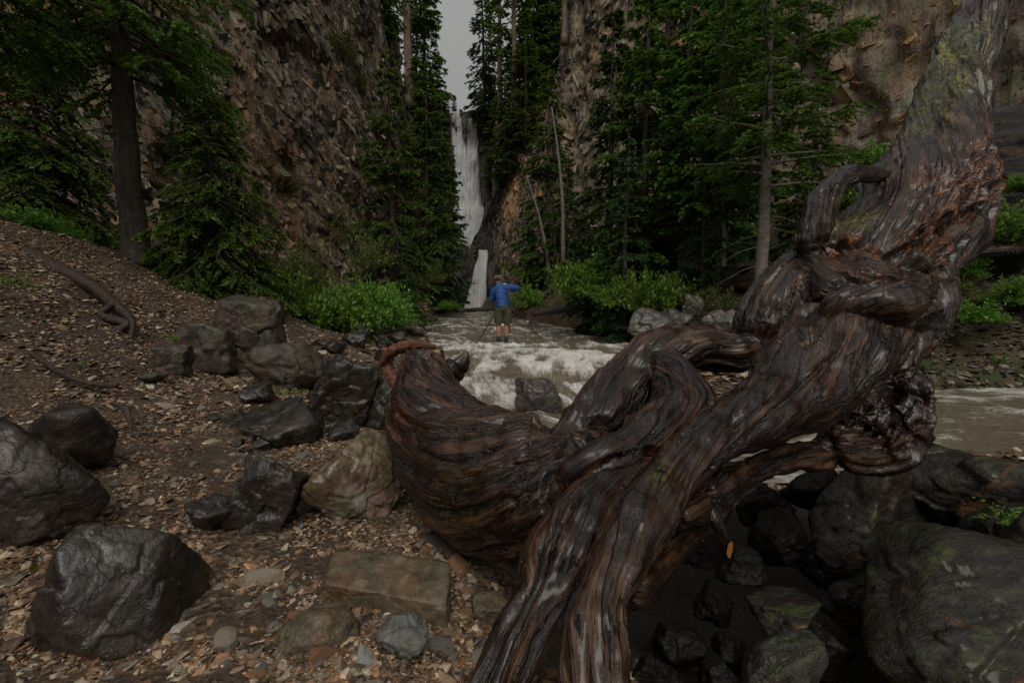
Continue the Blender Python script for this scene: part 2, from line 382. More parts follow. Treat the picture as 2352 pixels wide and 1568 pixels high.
col = n.mix(n.math('MULTIPLY', n.attr('rot', 'Fac'), n.ramp(n.math('ADD', oc2, n.attr('rot', 'Fac')), [(.55, 0.0), (1.0, 1.0)])), col, n.ramp(n.noise(n.coord('Object'), 30, 5, .7), [(.38, (.012, .006, .003)), (.52, (.08, .025, .008)), (.64, (.34, .1, .02)), (.75, (.5, .2, .05))]))
col = n.mix(n.math('MULTIPLY', n.attr('moss', 'Fac'), n.ramp(oc2, [(.42, 0.0), (.58, 1.0)])), col, n.ramp(s1, [(.4, (.06, .075, .008)), (.65, (.24, .23, .025))]))
ck = n.ramp(n.math('ABSOLUTE', n.math('SUBTRACT', n.noise(gv, 13, 4, .6), .5)), [(0, 0.0), (.014, 1.0)])
col = n.mix(n.math('MULTIPLY', n.math('SUBTRACT', 1.0, ck), .8), col, (.003, .002, .0015))
h = n.math('ADD', n.math('MULTIPLY', n.math('ADD', s1, n.math('MULTIPLY', ck, .5)), 1.0), n.math('ADD', n.math('MULTIPLY', s2, .6), n.math('MULTIPLY', oc2, .25)))
rg = n.math('ADD', n.ramp(oc, [(.35, .12), (.65, .34)]), n.math('MULTIPLY', n.attr('rot', 'Fac'), .35))
MLOG = n.fin(col, rg, n.bump(h, 1.0, .014), spec=.42, coat=.3, coatr=.18)

# ------------------------------------------------------------------ stream course and terrain
CENTRE = np.array([[-5.2, 50, 1.6, .30], [-4.3, 42, 1.9, .24], [-2.9, 30, 2.2, .12], [-1.2, 20, 2.6, .0], [.55, 13, 2.9, -.1],
                   [.85, 9, 2.0, -.17], [1.0, 6.9, 1.9, -.3], [1.8, 5.4, 1.75, -.39], [3.3, 5.1, 1.5, -.4], [5.4, 5.5, 1.35, -.41], [9, 6.0, 1.4, -.45], [16, 6.2, 1.6, -.55]])
CL = catmull(CENTRE, 7)
CLs = np.concatenate([[0], np.cumsum(np.linalg.norm(np.diff(CL[:, :2], axis=0), axis=1))])
def stream(xy):
    """distance to the centre line, half width, water level, s along, t across"""
    out = np.zeros((len(xy), 5))
    for a in range(0, len(xy), 20000):
        q = xy[a:a + 20000]
        best = np.full(len(q), 1e9); r = np.zeros((len(q), 5))
        for i in range(len(CL) - 1):
            A, B = CL[i, :2], CL[i + 1, :2]; ab = B - A; L2 = ab.dot(ab)
            t = np.clip(((q - A) @ ab) / L2, 0, 1); c = q - (A + t[:, None] * ab); d = np.hypot(c[:, 0], c[:, 1])
            m = d < best
            if m.any():
                sg = np.sign(ab[0] * c[:, 1] - ab[1] * c[:, 0])
                hw = CL[i, 2] + t * (CL[i + 1, 2] - CL[i, 2]); wz = CL[i, 3] + t * (CL[i + 1, 3] - CL[i, 3]); s = CLs[i] + t * (CLs[i + 1] - CLs[i])
                r[m] = np.stack([d, hw, wz, s, d * sg], 1)[m]; best = np.where(m, d, best)
        out[a:a + 20000] = r
    return out
def ray(u, v, z):
    a = P(u, v, 1.0); o = np.array([0, 0, CAMZ]); dr = a - o
    return o + dr * (z - CAMZ) / dr[2]
ctrl = [ray(*q) for q in [(100, 1568, .1), (600, 1568, .1), (1050, 1568, .06), (300, 1300, .13), (700, 1250, .1), (1000, 1300, .04), (500, 1000, .22),
                          (300, 1060, .26), (800, 1040, .13), (600, 900, .3), (80, 1000, .36), (250, 880, .46), (450, 860, .38), (650, 850, .3), (850, 880, .1),
                          (950, 830, -.02), (1000, 800, -.08), (1150, 1350, -.1), (1400, 1450, -.45), (1700, 1500, -.75), (1700, 1250, -.8), (1950, 1330, -.6), (1500, 1300, -.7), (1850, 1568, -.7),
                          (2250, 1450, -.15), (2352, 1250, -.05), (2100, 1060, -.2), (2300, 1040, -.12), (1200, 1150, -.22), (1400, 1060, -.4)]]
ctrl += [P(*q) for q in [(0, 830, 2.7), (150, 830, 2.9), (300, 840, 3.2), (0, 650, 3.4), (180, 690, 3.7), (320, 720, 4.2), (0, 495, 5.0), (150, 550, 5.6), (300, 600, 6.6),
                         (440, 680, 6.0), (560, 700, 6.4), (620, 720, 8.0), (720, 760, 8.6), (860, 770, 9.5), (700, 690, 12), (960, 725, 17),
                         (1990, 862, 7.3), (2150, 850, 7.6), (2340, 860, 7.8), (2050, 760, 8.8), (2300, 720, 9.2), (2300, 620, 10.5), (1740, 722, 9.2), (1560, 735, 10.5),
                         (1640, 690, 12), (1500, 720, 13), (1500, 650, 17), (1350, 690, 19), (1290, 650, 23), (1250, 690, 26), (2000, 620, 13), (1900, 700, 10)]]
ctrl += [np.array(q) for q in [(-5, 20, .8), (-6, 30, 1.0), (-7, 42, 1.2), (-1, 42, 1.2), (0, 30, 1.3), (4, 24, 2.4), (9, 16, 2.8), (12, 12, 2.8), (-8, 14, 1.8), (-12, 9, 2.6), (-10, 5, 2.8), (-8, 1, 2.2),
                               (-4, -3, .5), (0, -3, .1), (4, -3, 0), (8, 0, .2), (8, 3, .1), (14, 3, .6), (14, 9, 2.0), (-5.4, 55, 1), (-14, 20, 2), (14, 30, 3), (-14, 50, 2), (10, 55, 2), (20, 0, 1), (-20, 0, 3)]]
ctrl = np.array(ctrl)
_n = len(ctrl); _d = np.linalg.norm(ctrl[:, None, :2] - ctrl[None, :, :2], axis=2)
_A = np.zeros((_n + 3, _n + 3)); _A[:_n, :_n] = np.sqrt(_d ** 2 + .04) - np.eye(_n) * .02; _A[:_n, _n] = 1; _A[:_n, _n + 1:] = ctrl[:, :2]; _A[_n:, :_n] = _A[:_n, _n:].T
_w = np.linalg.solve(_A, np.concatenate([ctrl[:, 2], [0, 0, 0]]))
def Hbase(xy):
    out = np.zeros(len(xy))
    for a in range(0, len(xy), 20000):
        q = xy[a:a + 20000]; d = np.linalg.norm(q[:, None] - ctrl[None, :, :2], axis=2)
        out[a:a + 20000] = np.sqrt(d ** 2 + .04) @ _w[:_n] + _w[_n] + q @ _w[_n + 1:]
    return np.clip(out, -1, 4.5)
def H(xy, detail=True):
    h = Hbase(xy); st = stream(xy)
    e = np.clip((st[:, 0] - st[:, 1]) / .8 + .5, 0, 1); e = e * e * (3 - 2 * e)
    bed = st[:, 2] - .35; bank = np.maximum(h, st[:, 2] + .06)
    near = np.clip((st[:, 0] - st[:, 1] - .3) / 1.5, 0, 1)
    bank = bank * (1 - near) + h * near
    h = bed * (1 - e) + bank * e
    if detail:
        p = np.concatenate([xy, np.zeros((len(xy), 1))], 1)
        h = h + .035 * fbm(p * 1.7, 4, 3) * np.clip(xy[:, 1] / 3, .35, 3)
    return h
def gnd(u, v):
    """where the sight line through (u, v) meets the ground"""
    o = np.array([0, 0, CAMZ]); dr = P(u, v, 1.0) - o
    t = np.geomspace(.6, 70, 700); q = o + t[:, None] * dr
    b = q[:, 2] < H(q[:, :2])
    k = np.argmax(b) if b.any() else len(t) - 1
    return q[k], t[k]
def hz(x, y): return float(H(np.array([[x, y]]))[0])

# terrain sheet, fine near the camera
gx = np.linspace(-1, 1, 430); X = np.sinh(gx * 3.6) / np.sinh(3.6) * 60
gy = np.linspace(0, 1, 440); Y = -4 + 5.0 * gy + 84 * gy ** 3.2
XX, YY = np.meshgrid(X, Y, indexing='ij')
xy = np.stack([XX.ravel(), YY.ravel()], 1)
zz = H(xy)
pp = np.concatenate([xy, zz[:, None]], 1)
nearf = np.clip(1 - xy[:, 1] / 12, 0, 1)
zz = zz + .008 * vnoise(pp * 25, 5) * nearf + .012 * vnoise(pp * 9, 6)
st = stream(xy)
green = np.clip((xy[:, 1] - 7.5) / 3, 0, 1) * (vnoise(pp * .8, 9) > -.3) * np.clip((st[:, 0] - st[:, 1] - .3) * 2, 0, 1) * .8
green = np.maximum(green, np.clip(1 - np.abs(xy[:, 1] - 7.6) / .7, 0, 1) * (xy[:, 0] > 4.5) * (xy[:, 0] < 12))
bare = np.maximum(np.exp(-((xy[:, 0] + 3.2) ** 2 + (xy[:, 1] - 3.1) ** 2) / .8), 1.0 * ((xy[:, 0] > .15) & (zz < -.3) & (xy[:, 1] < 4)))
pit_shade = np.clip((-.25 - zz) / .2, 0, 1) * (xy[:, 0] > .1) * (xy[:, 1] < 4)  # mask for the painted shade: near-black ground in the low hollow
me = make_mesh('ground', np.stack([xy[:, 0], xy[:, 1], zz], 1), grid_faces(430, 440)[:, ::-1], attrs={'green': green, 'bare': bare, 'pit_shade': pit_shade})
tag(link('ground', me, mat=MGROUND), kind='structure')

# ------------------------------------------------------------------ water
wx = np.arange(-8, 16, .055)
rows = []
yy = [3.4]
while yy[-1] < 51: yy.append(yy[-1] + .035 + max(0, yy[-1] - 6) * .0055)
wx_n = 330; rowsV = []; keep = []
yy = np.array(yy)
GX, GY = np.meshgrid(np.concatenate([np.arange(-9, -3, .12), np.arange(-3, 4, .045), np.arange(4, 15, .07)]), yy, indexing='ij')
q = np.stack([GX.ravel(), GY.ravel()], 1); s = stream(q)
fl3 = np.stack([s[:, 3], s[:, 4], np.zeros(len(q))], 1)
w1 = ridge(fl3 * [1.0, 1.9, 1] + vnoise(fl3 * 1.3, 50)[:, None] * .5, 3, 21); w2 = fbm(fl3 * [3.0, 5.5, 1], 2, 22); w3 = fbm(fl3 * [.8, .7, 1], 2, 23)

rapid = np.exp(-((q[:, 1] - 6.6) / 1.2) ** 2) * (q[:, 0] < 2.6) + .7 * np.exp(-((q[:, 1] - 10) / 3.2) ** 2) + .5 * np.exp(-((q[:, 1] - 19) / 3) ** 2)
amp = .035 + .06 * rapid
calm = np.clip((q[:, 0] - 2.8) / 1.2, 0, 1) * (q[:, 1] < 8)
step = -.16 / (1 + np.exp(-(s[:, 3] - 45.5) * 3)) + .16
fz = s[:, 2] + amp * (w1 * .8 + w2 * .45 + w3) * (1 - .5 * calm) * np.clip(.4 + .6 * (s[:, 1] - s[:, 0]), .3, 1)
foam = np.clip((w1 - .35) * .24 + rapid * (.2 + .3 * fbm(fl3 * [1.6, 3.4, 1], 3, 27)) - calm * .02 + w2 * .08, -.3, .45) - .1 + .14 * fbm(fl3 * [.55, .9, 1], 2, 29)
ok = (s[:, 0] < s[:, 1] + .55).reshape(GX.shape)
F = grid_faces(*GX.shape)[:, ::-1]; okf = ok.ravel()[F].all(1); F = F[okf]
used = np.unique(F); mp = np.full(len(q), -1); mp[used] = np.arange(len(used))
me = make_mesh('stream_water', np.stack([q[:, 0], q[:, 1], fz], 1)[used], mp[F], attrs={'flow': fl3[used], 'foam': foam[used]})
tag(link('stream_water', me, mat=MWATER), kind='structure')

# ------------------------------------------------------------------ cliffs
WALL = {}
def cliff(name, plan, sgn, ds, dz, mat, seed, shear=0.0, big=1.3, mid=.7, small=.28, zsc=.45, z0=-1.0, strata=0, cap=18, capslope=.25):
    pl = catmull(plan, 10)
    L = np.concatenate([[0], np.cumsum(np.linalg.norm(np.diff(pl[:, :2], axis=0), axis=1))])
    S = np.arange(0, L[-1], ds); C = np.stack([np.interp(S, L, pl[:, k]) for k in range(pl.shape[1])], 1)
    T = np.gradient(C[:, :2], axis=0); T /= np.linalg.norm(T, axis=1)[:, None]
    N = np.stack([-T[:, 1], T[:, 0]], 1) * sgn
    k = np.ones(25) / 25
    N = np.stack([np.convolve(np.pad(N[:, i], 12, 'edge'), k, 'valid') for i in (0, 1)], 1); N /= np.linalg.norm(N, axis=1)[:, None]
    nt = int((C[:, 2].max() - z0) / dz); t = np.linspace(0, 1, nt)
    z = z0 + (C[:, 2:3] - z0) * t[None, :]
    back = C[:, 3:4] * t[None, :] ** 1.3
    x = C[:, 0:1] - N[:, 0:1] * back; y = C[:, 1:2] - N[:, 1:2] * back
    p = np.stack([x, y, z], 2).reshape(-1, 3)
    sp = p.copy(); sp[:, 1] += shear * p[:, 2]
    w = np.stack([fbm(p * .5, 2, seed + 60), fbm(p * .5, 2, seed + 61), fbm(p * .5, 2, seed + 62)], 1) * .5
    a = np.array([1, 1, zsc])
    f1, e1 = facet((sp + w) * a * .42, seed, .35); f2, e2 = facet((sp + w * .6) * a * 1.25, seed + 10, .4); f3, e3 = facet((sp + w * .3) * a * [3.4, 3.4, 2.2], seed + 20, .25)
    d = big * .6 * fbm(p * [.11, .11, .07], 3, seed + 40) + big * .75 * f1 + mid * .8 * f2 + small * .75 * f3 - .18 * mid * (e1 < .07) - .14 * mid * (e2 < .08) + .05 * fbm(p * 5, 2, seed + 44)
    d = d + .07 * mid * ridge((sp + w * .8) * [1.5, 1.5, .33], 3, seed + 77) + .1 * mid * ridge((sp + w) * [4.5, 4.5, 1.1], 2, seed + 78)
    if strata: d = d + strata * (facet(p * [.25, .25, 2.6] + w * .5, seed + 70, .5)[0])
    d = d.reshape(len(S), nt); q_ = np.pad(d, 1, 'edge'); q_ = (q_[:-2] + 2 * q_[1:-1] + q_[2:]) / 4; d = ((q_[:, :-2] + 2 * q_[:, 1:-1] + q_[:, 2:]) / 4).ravel()
    tt = np.tile(t, len(S)); edge = np.clip((1 - tt) * 12, 0, 1)
    d = d * (.35 + .65 * edge)
    Nn = np.repeat(N, nt, axis=0)
    V = p.copy(); V[:, :2] += Nn * d[:, None]; V[:, 2] += .1 * d
    WALL[name] = (V.copy(), Nn.copy())
    V = V.reshape(len(S), nt, 3)
    nc = 14; ct = (np.arange(1, nc + 1) / nc) ** 1.6 * cap
    top = V[:, -1]
    capv = np.stack([top[:, None, 0] - N[:, None, 0] * ct, top[:, None, 1] - N[:, None, 1] * ct, top[:, None, 2] + ct * capslope + .3 * np.sin(ct * 1.3)[None, :]], 2)
    cf = capv.reshape(-1, 3); cf[:, 2] += .5 * fbm(cf * .5, 3, seed + 90)
    V = np.concatenate([V, capv], 1)
    F = grid_faces(len(S), nt + nc)
    if sgn < 0: F = F[:, ::-1]
    me = make_mesh(name, V.reshape(-1, 3), F, smooth=False)
    return tag(link(name, me, mat=mat), kind='structure')
#            x, y, top height, lean back
cliff('left_cliff', [(-21, 4, 15, 2), (-17, 7.5, 15, 2), (-12.0, 11.5, 15.5, 2), (-9.2, 14.5, 16, 2), (-7.0, 18, 16.4, 1.2), (-6.1, 23, 16.6, .9), (-6.5, 30, 16, .9), (-7.8, 40, 16, 1.2), (-9.2, 50, 19, 2), (-9.6, 58, 23, 1)],
      -1, .105, .11, MCLIFF_L, 101, shear=.5, big=1.1, mid=.5, small=.18, zsc=.3)
cliff('right_cliff', [(-2.6, 58, 23, 1), (-2.6, 52, 21.5, 1.2), (-1.4, 45, 14.5, 2.5), (.6, 38, 17, 3), (2.2, 31, 19.5, 1.6), (4.0, 27, 22, 1), (8.6, 22, 23, 1.5), (12.5, 17.5, 24, 2), (14.5, 12, 24, 3), (18, 5, 22, 3), (22, -4, 20, 3)],
      -1, .14, .14, MCLIFF_R, 202, shear=-.1, big=.9, mid=.5, small=.24, zsc=.28)
cliff('falls_cliff', [(-13, 53.5, 24, 0), (-10, 56.6, 23.6, .2), (-7.6, 57.0, 23.5, .2), (-5.5, 57, 23.7, .3), (-3.2, 56.8, 23.8, .3), (0, 56.4, 25, 0), (4, 53, 26, 0)],
      -1, .22, .22, MFALLROCK, 303, big=.5, mid=.5, small=.25, capslope=.0)
cliff('gorge_spur', [(-7.0, 51.8, 3.5, .3), (-5.6, 51.3, 6.0, .3), (-4.5, 51.2, 7.3, .4), (-3.3, 50.8, 10.2, .6), (-1.6, 49.4, 14, .8), (1, 46, 16, .8), (3, 43, 17, .5)],
      -1, .13, .13, MFALLROCK, 505, big=.4, mid=.5, small=.22, zsc=.4, cap=3, capslope=.2)
cliff('rock_ledge', [(4.9, 13.2, 1.2, .4), (7.0, 11.4, 3.4, 1.6), (8.2, 10.3, 4.2, 1.8), (9.4, 9.2, 4.6, 1.8), (10.6, 7.6, 4.6, 1.8), (12, 5, 4, 1.5), (13, 2, 3, 1)],
      -1, .07, .07, MCLIFF_STRATA, 404, big=.5, mid=.35, small=.16, zsc=2.2, strata=.45, cap=5, capslope=.35)

# broken blocks standing out of the cliff faces, set along the joints
n = NB('cliff_blocks'); c = n.coord('Object', (1.6, 1.6, .6)); f = n.noise(c, 3.5, 6, .7); g2 = n.noise(c, 16, 4, .6)
mf = n.math('MULTIPLY', n.ramp(n.noise(n.coord('Object'), .5, 5, .7), [(.52, 0.0), (.62, .8)]), n.ramp(n.up(), [(.0, 0.0), (.5, 1.0)]))
MBLOCK = n.fin(n.mix(mf, n.mix(.75, n.attr('tint', 'Color'), n.ramp(f, [(.32, .12), (.7, .88)]), 'OVERLAY'), (.07, .1, .015)), n.ramp(g2, [(.4, .4), (.6, .8)]), n.bump(n.math('ADD', f, n.math('MULTIPLY', g2, .5)), .9, .06))
def blocks(name, wall, cnt, dirv, lmin, lmax, pal, pw, seed, label, ymin=0, ymax=99):
    Vw, Nw = WALL[wall]; r = np.random.RandomState(seed)
    k = r.randint(0, len(Vw), cnt); k = k[(Vw[k, 2] > .3) & (Vw[k, 1] > ymin) & (Vw[k, 1] < ymax)]; n_ = len(k); p = Vw[k]
    N3 = norm_(np.stack([Nw[k, 0], Nw[k, 1], r.normal(.1, .25, n_)], 1) + r.normal(0, .25, (n_, 3)))
    L = norm_(np.tile(np.array(dirv, float), (n_, 1)) + r.normal(0, .17, (n_, 3))); L = norm_(L - N3 * (L * N3).sum(1, keepdims=True)); Sd = np.cross(N3, L)
    le = lmin + (lmax - lmin) * r.rand(n_) ** 3; wi = le * r.uniform(.16, .5, n_); de = (.03 + wi * .45) * r.uniform(.4, 1.0, n_); p = p - N3 * (de * .35)[:, None]
    cor = np.array([(a, b, c_) for c_ in (-1, 1) for a, b in ((-1, -1), (1, -1), (1, 1), (-1, 1))], float)
    J = cor[None] * np.where(cor[None, :, 2:3] > 0, r.uniform(.45, 1.0, (n_, 1, 1)), 1.0) * [1, 1, 1] + r.normal(0, .16, (n_, 8, 3)); J[:, :, 2] = cor[None, :, 2] + r.normal(0, .25, (n_, 8))
    V = p[:, None] + L[:, None] * (J[:, :, 0] * (le / 2)[:, None])[:, :, None] + Sd[:, None] * (J[:, :, 1] * (wi / 2)[:, None])[:, :, None] + N3[:, None] * (J[:, :, 2] * de[:, None] * .6)[:, :, None]
    Q = np.array([(0, 3, 2, 1), (4, 5, 6, 7), (0, 1, 5, 4), (1, 2, 6, 5), (2, 3, 7, 6), (3, 0, 4, 7)])
    F = (Q[None] + (np.arange(n_) * 8)[:, None, None]).reshape(-1, 4)
    pal = np.array(pal); c_ = pal[r.choice(len(pal), n_, p=np.array(pw) / sum(pw))]
    og = np.clip((fbm(p * [.3, .3, .22], 3, seed + 5) - .25) * 2.5, 0, .8)[:, None]
    dk_ = np.clip(.85 + .5 * fbm(p * [.5, .5, .2], 3, seed + 6), .35, 1.4)[:, None]
    c_ = (c_ * (1 - og) + np.array([(.33, .16, .05)]) * og) * r.uniform(.6, 1.3, (n_, 1)) * dk_
    c_ = np.repeat(np.clip(c_, 0, .5), 8, axis=0)
    me = make_mesh(name, V.reshape(-1, 3), F, smooth=False, attrs={'tint': np.concatenate([c_, np.ones((len(c_), 1))], 1)})
    tag(link(name, me, mat=MBLOCK), label, 'rock', kind='stuff')
def norm_(a): return a / (np.linalg.norm(a, axis=-1, keepdims=True) + 1e-9)
PALB = [(.05, .038, .026), (.12, .09, .06), (.22, .165, .11), (.33, .25, .165), (.16, .145, .125), (.03, .025, .02)]
blocks('broken_blocks', 'left_cliff', 62000, (.05, -.5, 1), .1, .75, PALB, (2, 4, 5, 4, 2, 2), 11, 'fractured slanting blocks of the brown left cliff face')
blocks('broken_blocks', 'right_cliff', 30000, (0, .1, 1), .15, 1.1, PALB, (1, 4, 5, 4, 2, 1), 12, 'upright jointed blocks of the tan right cliff face', 18)
blocks('broken_blocks', 'right_cliff', 30000, (.5, -.6, .35), .05, .42, PALB, (1, 4, 6, 4, 2, 1), 15, 'thin flaking slabs on the smooth tan cliff at the upper right', 5, 18)
blocks('broken_blocks', 'gorge_spur', 1800, (.3, 0, 1), .2, .9, [(.02, .018, .016), (.05, .042, .036), (.09, .075, .06)], (3, 3, 1), 13, 'dark wet blocks beside the lower waterfall')
blocks('broken_blocks', 'falls_cliff', 1500, (0, 0, 1), .3, 1.6, [(.03, .027, .024), (.06, .05, .042), (.12, .1, .08)], (3, 3, 1), 14, 'dark blocks of the rock wall behind the upper waterfall')
# ------------------------------------------------------------------ waterfall
def fall_sheet(rows, ncol, seed, name, parent, dens):
    """rows: v, u left, u right, depth"""
    R = catmull(rows, 16); t = np.linspace(0, 1, ncol)
    n = len(R)
    V = np.zeros((n, ncol, 3)); fl = np.zeros((n, ncol, 3)); s = 0
    for i, (v, a, b, d) in enumerate(R):
        A, B = P(a, v, d), P(b, v, d); V[i] = A + (B - A) * t[:, None]
        if i: s += np.linalg.norm(V[i, ncol // 2] - V[i - 1, ncol // 2])
        fl[i, :, 0] = s * .22; fl[i, :, 1] = V[i, :, 0]
    V = V.reshape(-1, 3); fl = fl.reshape(-1, 3)
    dd = .3 * fbm(np.stack([V[:, 0] * 2.2, V[:, 2] * .25, V[:, 0] * 0], 1), 4, seed) + .1 * fbm(np.stack([V[:, 0] * 5, V[:, 2] * 1.2, V[:, 0] * 0], 1), 3, seed + 3)
    V[:, 1] -= dd
    tt = np.tile(t, n); ss = np.repeat(R[:, 0], ncol)
    D = dens(tt, ss) - .6 * np.clip((.2 - np.minimum(tt, 1 - tt)) / .2, 0, 1) ** 2 + .2 * vnoise(np.stack([V[:, 0] * 3, V[:, 2] * .6, V[:, 0] * 0], 1), seed + 9)
    me = make_mesh(name, V, grid_faces(n, ncol)[:, ::-1], attrs={'flow': fl, 'dens': D})
    return link(name, me, parent, mat=MFALL)
wf = empty('waterfall', (-5.2, 52, .3))
wf['kind'] = 'thing'
tag(wf, 'tall white waterfall dropping in tiers between the dark gorge walls', 'waterfall')
wf.location = (0, 0, 0)
def d1(t, v):
    stripe = np.exp(-((t - .52) / .11) ** 2) * np.clip((380 - v) / 90, 0, 1)
    return .27 - .85 * stripe - .2 * np.clip((t - .45) * 4, 0, 1) * np.clip((500 - v) / 60, 0, 1) + .22 * np.clip((v - 465) / 20, 0, 1)
fall_sheet([(252, 1036, 1098, 55.6), (262, 1034, 1099, 55.0), (300, 1033, 1101, 54.6), (345, 1036, 1103, 54.3), (352, 1037, 1104, 53.8), (400, 1041, 1106, 53.4), (470, 1042, 1110, 53.0), (482, 1041, 1112, 52.0),
            (520, 1046, 1104, 51.5), (560, 1052, 1082, 51.0), (580, 1054, 1074, 50.8)], 60, 5, 'upper_fall', wf, d1)
fall_sheet([(574, 1098, 1120, 49.6), (583, 1098, 1121, 48.3), (594, 1095, 1122, 46.8), (640, 1080, 1120, 46.0), (690, 1066, 1119, 45.6), (712, 1062, 1120, 45.4)], 40, 9, 'lower_fall', wf, lambda t, v: .1 + .12 * np.sin(t * 3.14) - .12 * (v > 640) * (t < .3))

# ------------------------------------------------------------------ rocks
def ico(sub):
    import bmesh
    bm = bmesh.new(); bmesh.ops.create_icosphere(bm, subdivisions=sub, radius=1)
    V = np.array([v.co[:] for v in bm.verts]); F = np.array([[v.index for v in f.verts] for f in bm.faces]); bm.free()
    return V, F
ICO = {k: ico(k) for k in (2, 3, 4, 5, 6)}
def rock_shape(seed, sub, size, sharp=26, nplane=14, rough=1.0, box=.0):
    r = np.random.RandomState(seed); V, F = ICO[sub]
    pn = r.normal(size=(nplane, 3)); pn /= np.linalg.norm(pn, axis=1)[:, None]; pd = r.uniform(.66, .92, nplane)
    if box:
        ax = np.concatenate([np.eye(3), -np.eye(3)]) + r.normal(0, .12, (6, 3)); pn = np.concatenate([pn[:5], ax / np.linalg.norm(ax, axis=1)[:, None]]); pd = np.concatenate([np.full(5, 1.05), np.full(6, box)])
    dt = np.maximum(V @ pn.T, 1e-3) / pd
    rad = 1 / (np.sum(dt ** sharp, 1) + .75 ** sharp) ** (1 / sharp)
    Q = V * rad[:, None]
    if sub >= 4:
        s = Q * (np.array(size) / max(size))
        f1, e1 = facet(s * 2.0 + seed, seed, .9); f2, e2 = facet(s * 5.0 + seed, seed + 5, .9); f3, e3 = facet(s * 11 + seed, seed + 8, .9)
        Q = Q + V * (rough * (.12 * f1 + .035 * f2 + .008 * f3 - .02 * (e1 < .05) + .03 * fbm(s * 2.3 + seed, 3, seed)))[:, None]
    return Q * np.array(size), F
def boulder(name, label, u, v, a, b, mat, seed, deep=1.0, sub=5, rot=0, rough=1.0, cat='boulder', group=None, box=.0, d=None, tilt=0, sharp=26, smooth=True):
    """boulder centred at pixel (u, v), half width a, half height b; stands where its foot meets the ground"""
    if d is None: d = gnd(u, v + b * .8)[1] + .25 * a * deep / FPX * gnd(u, v + b * .8)[1]
    c = P(u, v, d); c[2] -= .04 * b / FPX * d; sa, sb = .89 * a / FPX * d, .92 * b / FPX * d
    V, F = rock_shape(seed, sub, (sa * 1.08, sa * deep, sb * 1.12), rough=rough, sharp=sharp, box=box)
    R = np.array((Matrix.Rotation(rot, 3, 'Z') @ Matrix.Rotation(tilt, 3, 'Y')))
    me = make_mesh(name, V @ R.T, F, smooth=smooth)
    o = link(name, me, loc=c, mat=mat)
    return tag(o, label, cat, group)
